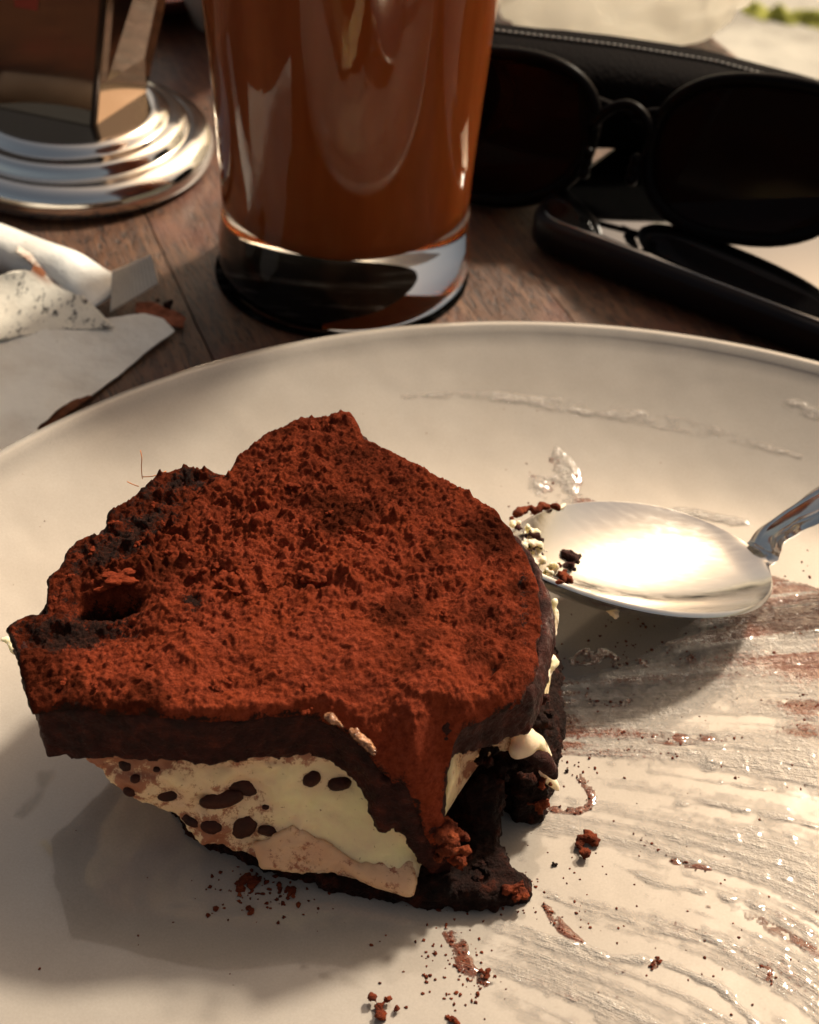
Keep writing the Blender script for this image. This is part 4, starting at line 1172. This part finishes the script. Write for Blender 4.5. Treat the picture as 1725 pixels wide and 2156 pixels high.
# sunglasses, lenses toward the camera
sg = empty('sunglasses', P(1270, 400, 0), 'black sunglasses standing between the phone and the black pouch', 'sunglasses')
frame_m = simple('glossy_black_plastic', (.003, .002, .002), .35, Specular_IOR_Level=.05)
lens = NT('smoked_lens'); lens.set(Base_Color=(.012, .006, .005), Roughness=.08, Transmission_Weight=.3, IOR=1.2, Specular_IOR_Level=.1)
base_l = P(1010, 428, .17); base_r = P(1560, 512, 1.15)
gd = base_r - base_l; gd /= np.linalg.norm(gd); gn = np.array([-gd[1], gd[0], 0]); gn /= np.linalg.norm(gn)
lean = np.array([gn[0] * .28, gn[1] * .28, .96])
def lens_ring(c, rx, rz, k=1.0):
    return np.array([c + gd * rx * k * math.copysign(abs(math.cos(a)) ** .8, math.cos(a)) + lean * (rz * k * math.copysign(abs(math.sin(a)) ** .85, math.sin(a))) + gn * (.25 * math.cos(a) ** 2) for a in np.linspace(0, 2 * math.pi, 48, endpoint=False)])
mid = (base_l + base_r) / 2 - gd * .15
for sgn in (-1, 1):
    c = mid + gd * 3.35 * sgn + lean * 1.95
    ring = lens_ring(c, 2.6, 1.85)
    fr = under(obj('lens_frame', tube(np.vstack([ring, ring[:2]]), .17, 10), frame_m), sg)
    li = lens_ring(c, 2.6, 1.85, .97)
    under(obj('lens', loft([li, li + gn * .12]), lens.m, sm=False), sg)
    pad = mid + gd * .62 * sgn + lean * 1.5 - gn * .25
    under(obj('nose_pad', blob_mesh([(*(pad + lean * t), .17) for t in (-.25, 0, .25)], .05, 2), frame_m), sg)
    e0 = c + gd * 2.6 * sgn + lean * 1.1
    under(obj('temple', tube(spline([e0, e0 + gn * .3 + gd * .15 * sgn, e0 - gd * 2.5 * sgn + gn * .75, e0 - gd * (6.2) * sgn + gn * .9 - lean * .8], 20), .14, 8), frame_m), sg)
br = spline([mid - gd * .8 + lean * 2.3, mid - gd * .4 + lean * 2.75, mid + lean * 2.9, mid + gd * .4 + lean * 2.75, mid + gd * .8 + lean * 2.3], 20)
under(obj('bridge', tube(br, .13, 10), frame_m), sg)

# ------------------------------------------------------------------ papers at the left
def sheet(name, pts, z_fn, th, mat, cell=.09, attrs=None, **kw):
    W = np.array([P(u, v, z) for u, v, z in pts]); zt_ = TPS(W, .05)
    a0, a1 = W[:, :2].min(0) - .2, W[:, :2].max(0) + .2
    sd = lambda X, Y: poly_sdf(W, X, Y) + kw.pop('rag', 0.0) if False else poly_sdf(W, X, Y) + rag * fbm(X, Y, f=2.5, o=4, g=.6)
    rag = kw.pop('rag', .02)
    X, Y, D, F = grid_region(sd, a0[0], a1[0], a0[1], a1[1], cell)
    Z_ = zt_(X, Y) + z_fn(X, Y)
    V_, F_ = close_solid(X, Y, Z_ + th, Z_, F)
    me = mesh_np(name, V_, F_)
    if attrs:
        U_, Vv_ = projn(X, Y, Z_)
        for k, f in attrs.items(): q = f(U_, Vv_, X, Y); set_attr(me, k, np.concatenate([q, q]))
    return obj(name, me, mat, **kw)
sheet('paper_sheet', [(-320,730,.15),(0,708,.3),(120,690,.4),(270,666,.35),(305,662,.3),(345,674,.2),(368,698,.12),(280,765,.1),(190,832,.12),(150,842,.15),(128,858,.2),(100,885,.2),(78,902,.15),(88,928,.1),(0,978,.1),(-320,1150,.1)],
      lambda X, Y: .05 * fbm(X, Y, f=.45, o=3) - .10 * np.exp(-((Y - 25.9 + .2 * X) / .5) ** 2) * 0, .02, M_paper, .08, label='large torn white paper sheet lying flat left of the plate', cat='paper')
sheet('torn_wrapper', [(-320,600,.5),(0,584,.7),(60,576,.8),(82,572,.85),(60,548,1.0),(32,528,1.15),(36,518,1.15),(62,536,1.0),(112,566,.85),(165,612,.65),(205,655,.5),(242,690,.4),(200,694,.38),(100,697,.38),(0,716,.38),(-320,770,.3)],
      lambda X, Y: .05 * fbm(X, Y, f=.8, o=3), .02, M_print, .06,
      {'print': lambda U, V, X, Y: sstep(560, 590, V) * sstep(-20, 40, U), 'torn': lambda U, V, X, Y: np.exp(-((U - 78) / 34) ** 2 - ((V - 566 - (U - 78) * .75) / 16) ** 2) * 1.4},
      label='torn speckled sugar wrapper with a brown tear resting on the paper sheet', cat='wrapper', rag=.03)
scrap_m = mat_choc('orange_brown_scrap', (.12, .03, .012), (.32, .10, .05), (.45, .17, .09), .6, .02)
sheet('paper_scrap', [(285,640,.1),(320,636,.12),(352,648,.12),(392,672,.1),(385,692,.08),(355,682,.08),(318,668,.08),(286,658,.08)], lambda X, Y: .02 * fbm(X, Y, f=1.5, o=3), .02, scrap_m, .05, label='small orange brown scrap at the right end of the wrapper', cat='scrap', rag=.05)
scrap2 = mat_choc('dark_brown_scrap', (.04, .012, .006), (.12, .04, .016), (.18, .07, .03), .6, .02)
sheet('paper_scrap', [(74,902,.1),(100,880,.14),(130,852,.14),(192,836,.1),(150,868,.1),(90,924,.08)], lambda X, Y: .02 * fbm(X, Y, f=1.5, o=3), .02, scrap2, .05, label='dark brown scrap under the corner of the paper sheet', cat='scrap', rag=.05)
crumb_m2 = crumb_mesh(.14, 301); crumb_m2.materials.append(M_sponge); smooth(crumb_m2)
o = bpy.data.objects.new('dark_bit', crumb_m2); COL.objects.link(o); o.location = Vector(P(352, 636, .1)) * S
tag(o, 'small black bit on the table right of the sugar stick end', 'crumb')

# sugar stick: a paper tube whose end is pressed flat and bent up
e0 = P(235, 612, .62); e_1 = P(-330, 395, .62)
tdir = e_1 - e0; LT = np.linalg.norm(tdir); tdir /= LT; tsd = np.array([-tdir[1], tdir[0], 0.]); tsd /= np.linalg.norm(tsd)
rings = []
for s in np.linspace(0, LT, 60):
    k = sstep(0, 1.3, s); hh = .06 + .46 * k + .02 * math.sin(s * 2.1); ww = .66 - .10 * k
    r = []
    for q in np.linspace(0, 2 * math.pi, 36, endpoint=False):
        wr = 1 + .05 * float(vnoise(s * .7, q * 1.3 + 5))
        r.append(e0 + tdir * s + tsd * ww * math.cos(q) * wr + np.array([0, 0, hh * math.sin(q) * wr - (.62 - .62) - .1 * (1 - k)]))
    rings.append(r)
stick = empty('sugar_stick', e0 * [1, 1, 0], 'white paper sugar stick with a crimped flat end at the left edge', 'sugar packet')
under(obj('paper_tube', loft(rings), mat_paper('glossy_white_paper', (.86, .85, .80))), stick)
c = [P(236, 570, .95), P(318, 535, 1.0), P(333, 598, .45), P(232, 658, .30)]
ga, gb = 40, 14
bm = bmesh.new(); gr = []
cn = np.cross(c[1] - c[0], c[3] - c[0]); cn /= np.linalg.norm(cn)
for i in range(ga):
    s = i / (ga - 1); row = []
    for j in range(gb):
        t = j / (gb - 1); p = (c[0] * (1 - s) + c[1] * s) * (1 - t) + (c[3] * (1 - s) + c[2] * s) * t
        p = p + cn * (.018 * math.sin(s * 26 * math.pi) * (1 if .15 < t < .85 else .2) + .10 * math.sin(s * math.pi))
        row.append(bm.verts.new(p))
    gr.append(row)
for i in range(ga - 1):
    for j in range(gb - 1): bm.faces.new((gr[i][j], gr[i + 1][j], gr[i + 1][j + 1], gr[i][j + 1]))
bmesh.ops.recalc_face_normals(bm, faces=bm.faces[:])
o = under(obj('crimped_end', bm, mat_paper('creased_paper', (.80, .72, .60)), label='flat crimped end with fine ridges'), stick)
m = o.modifiers.new('thickness', 'SOLIDIFY'); m.thickness = .03 * S
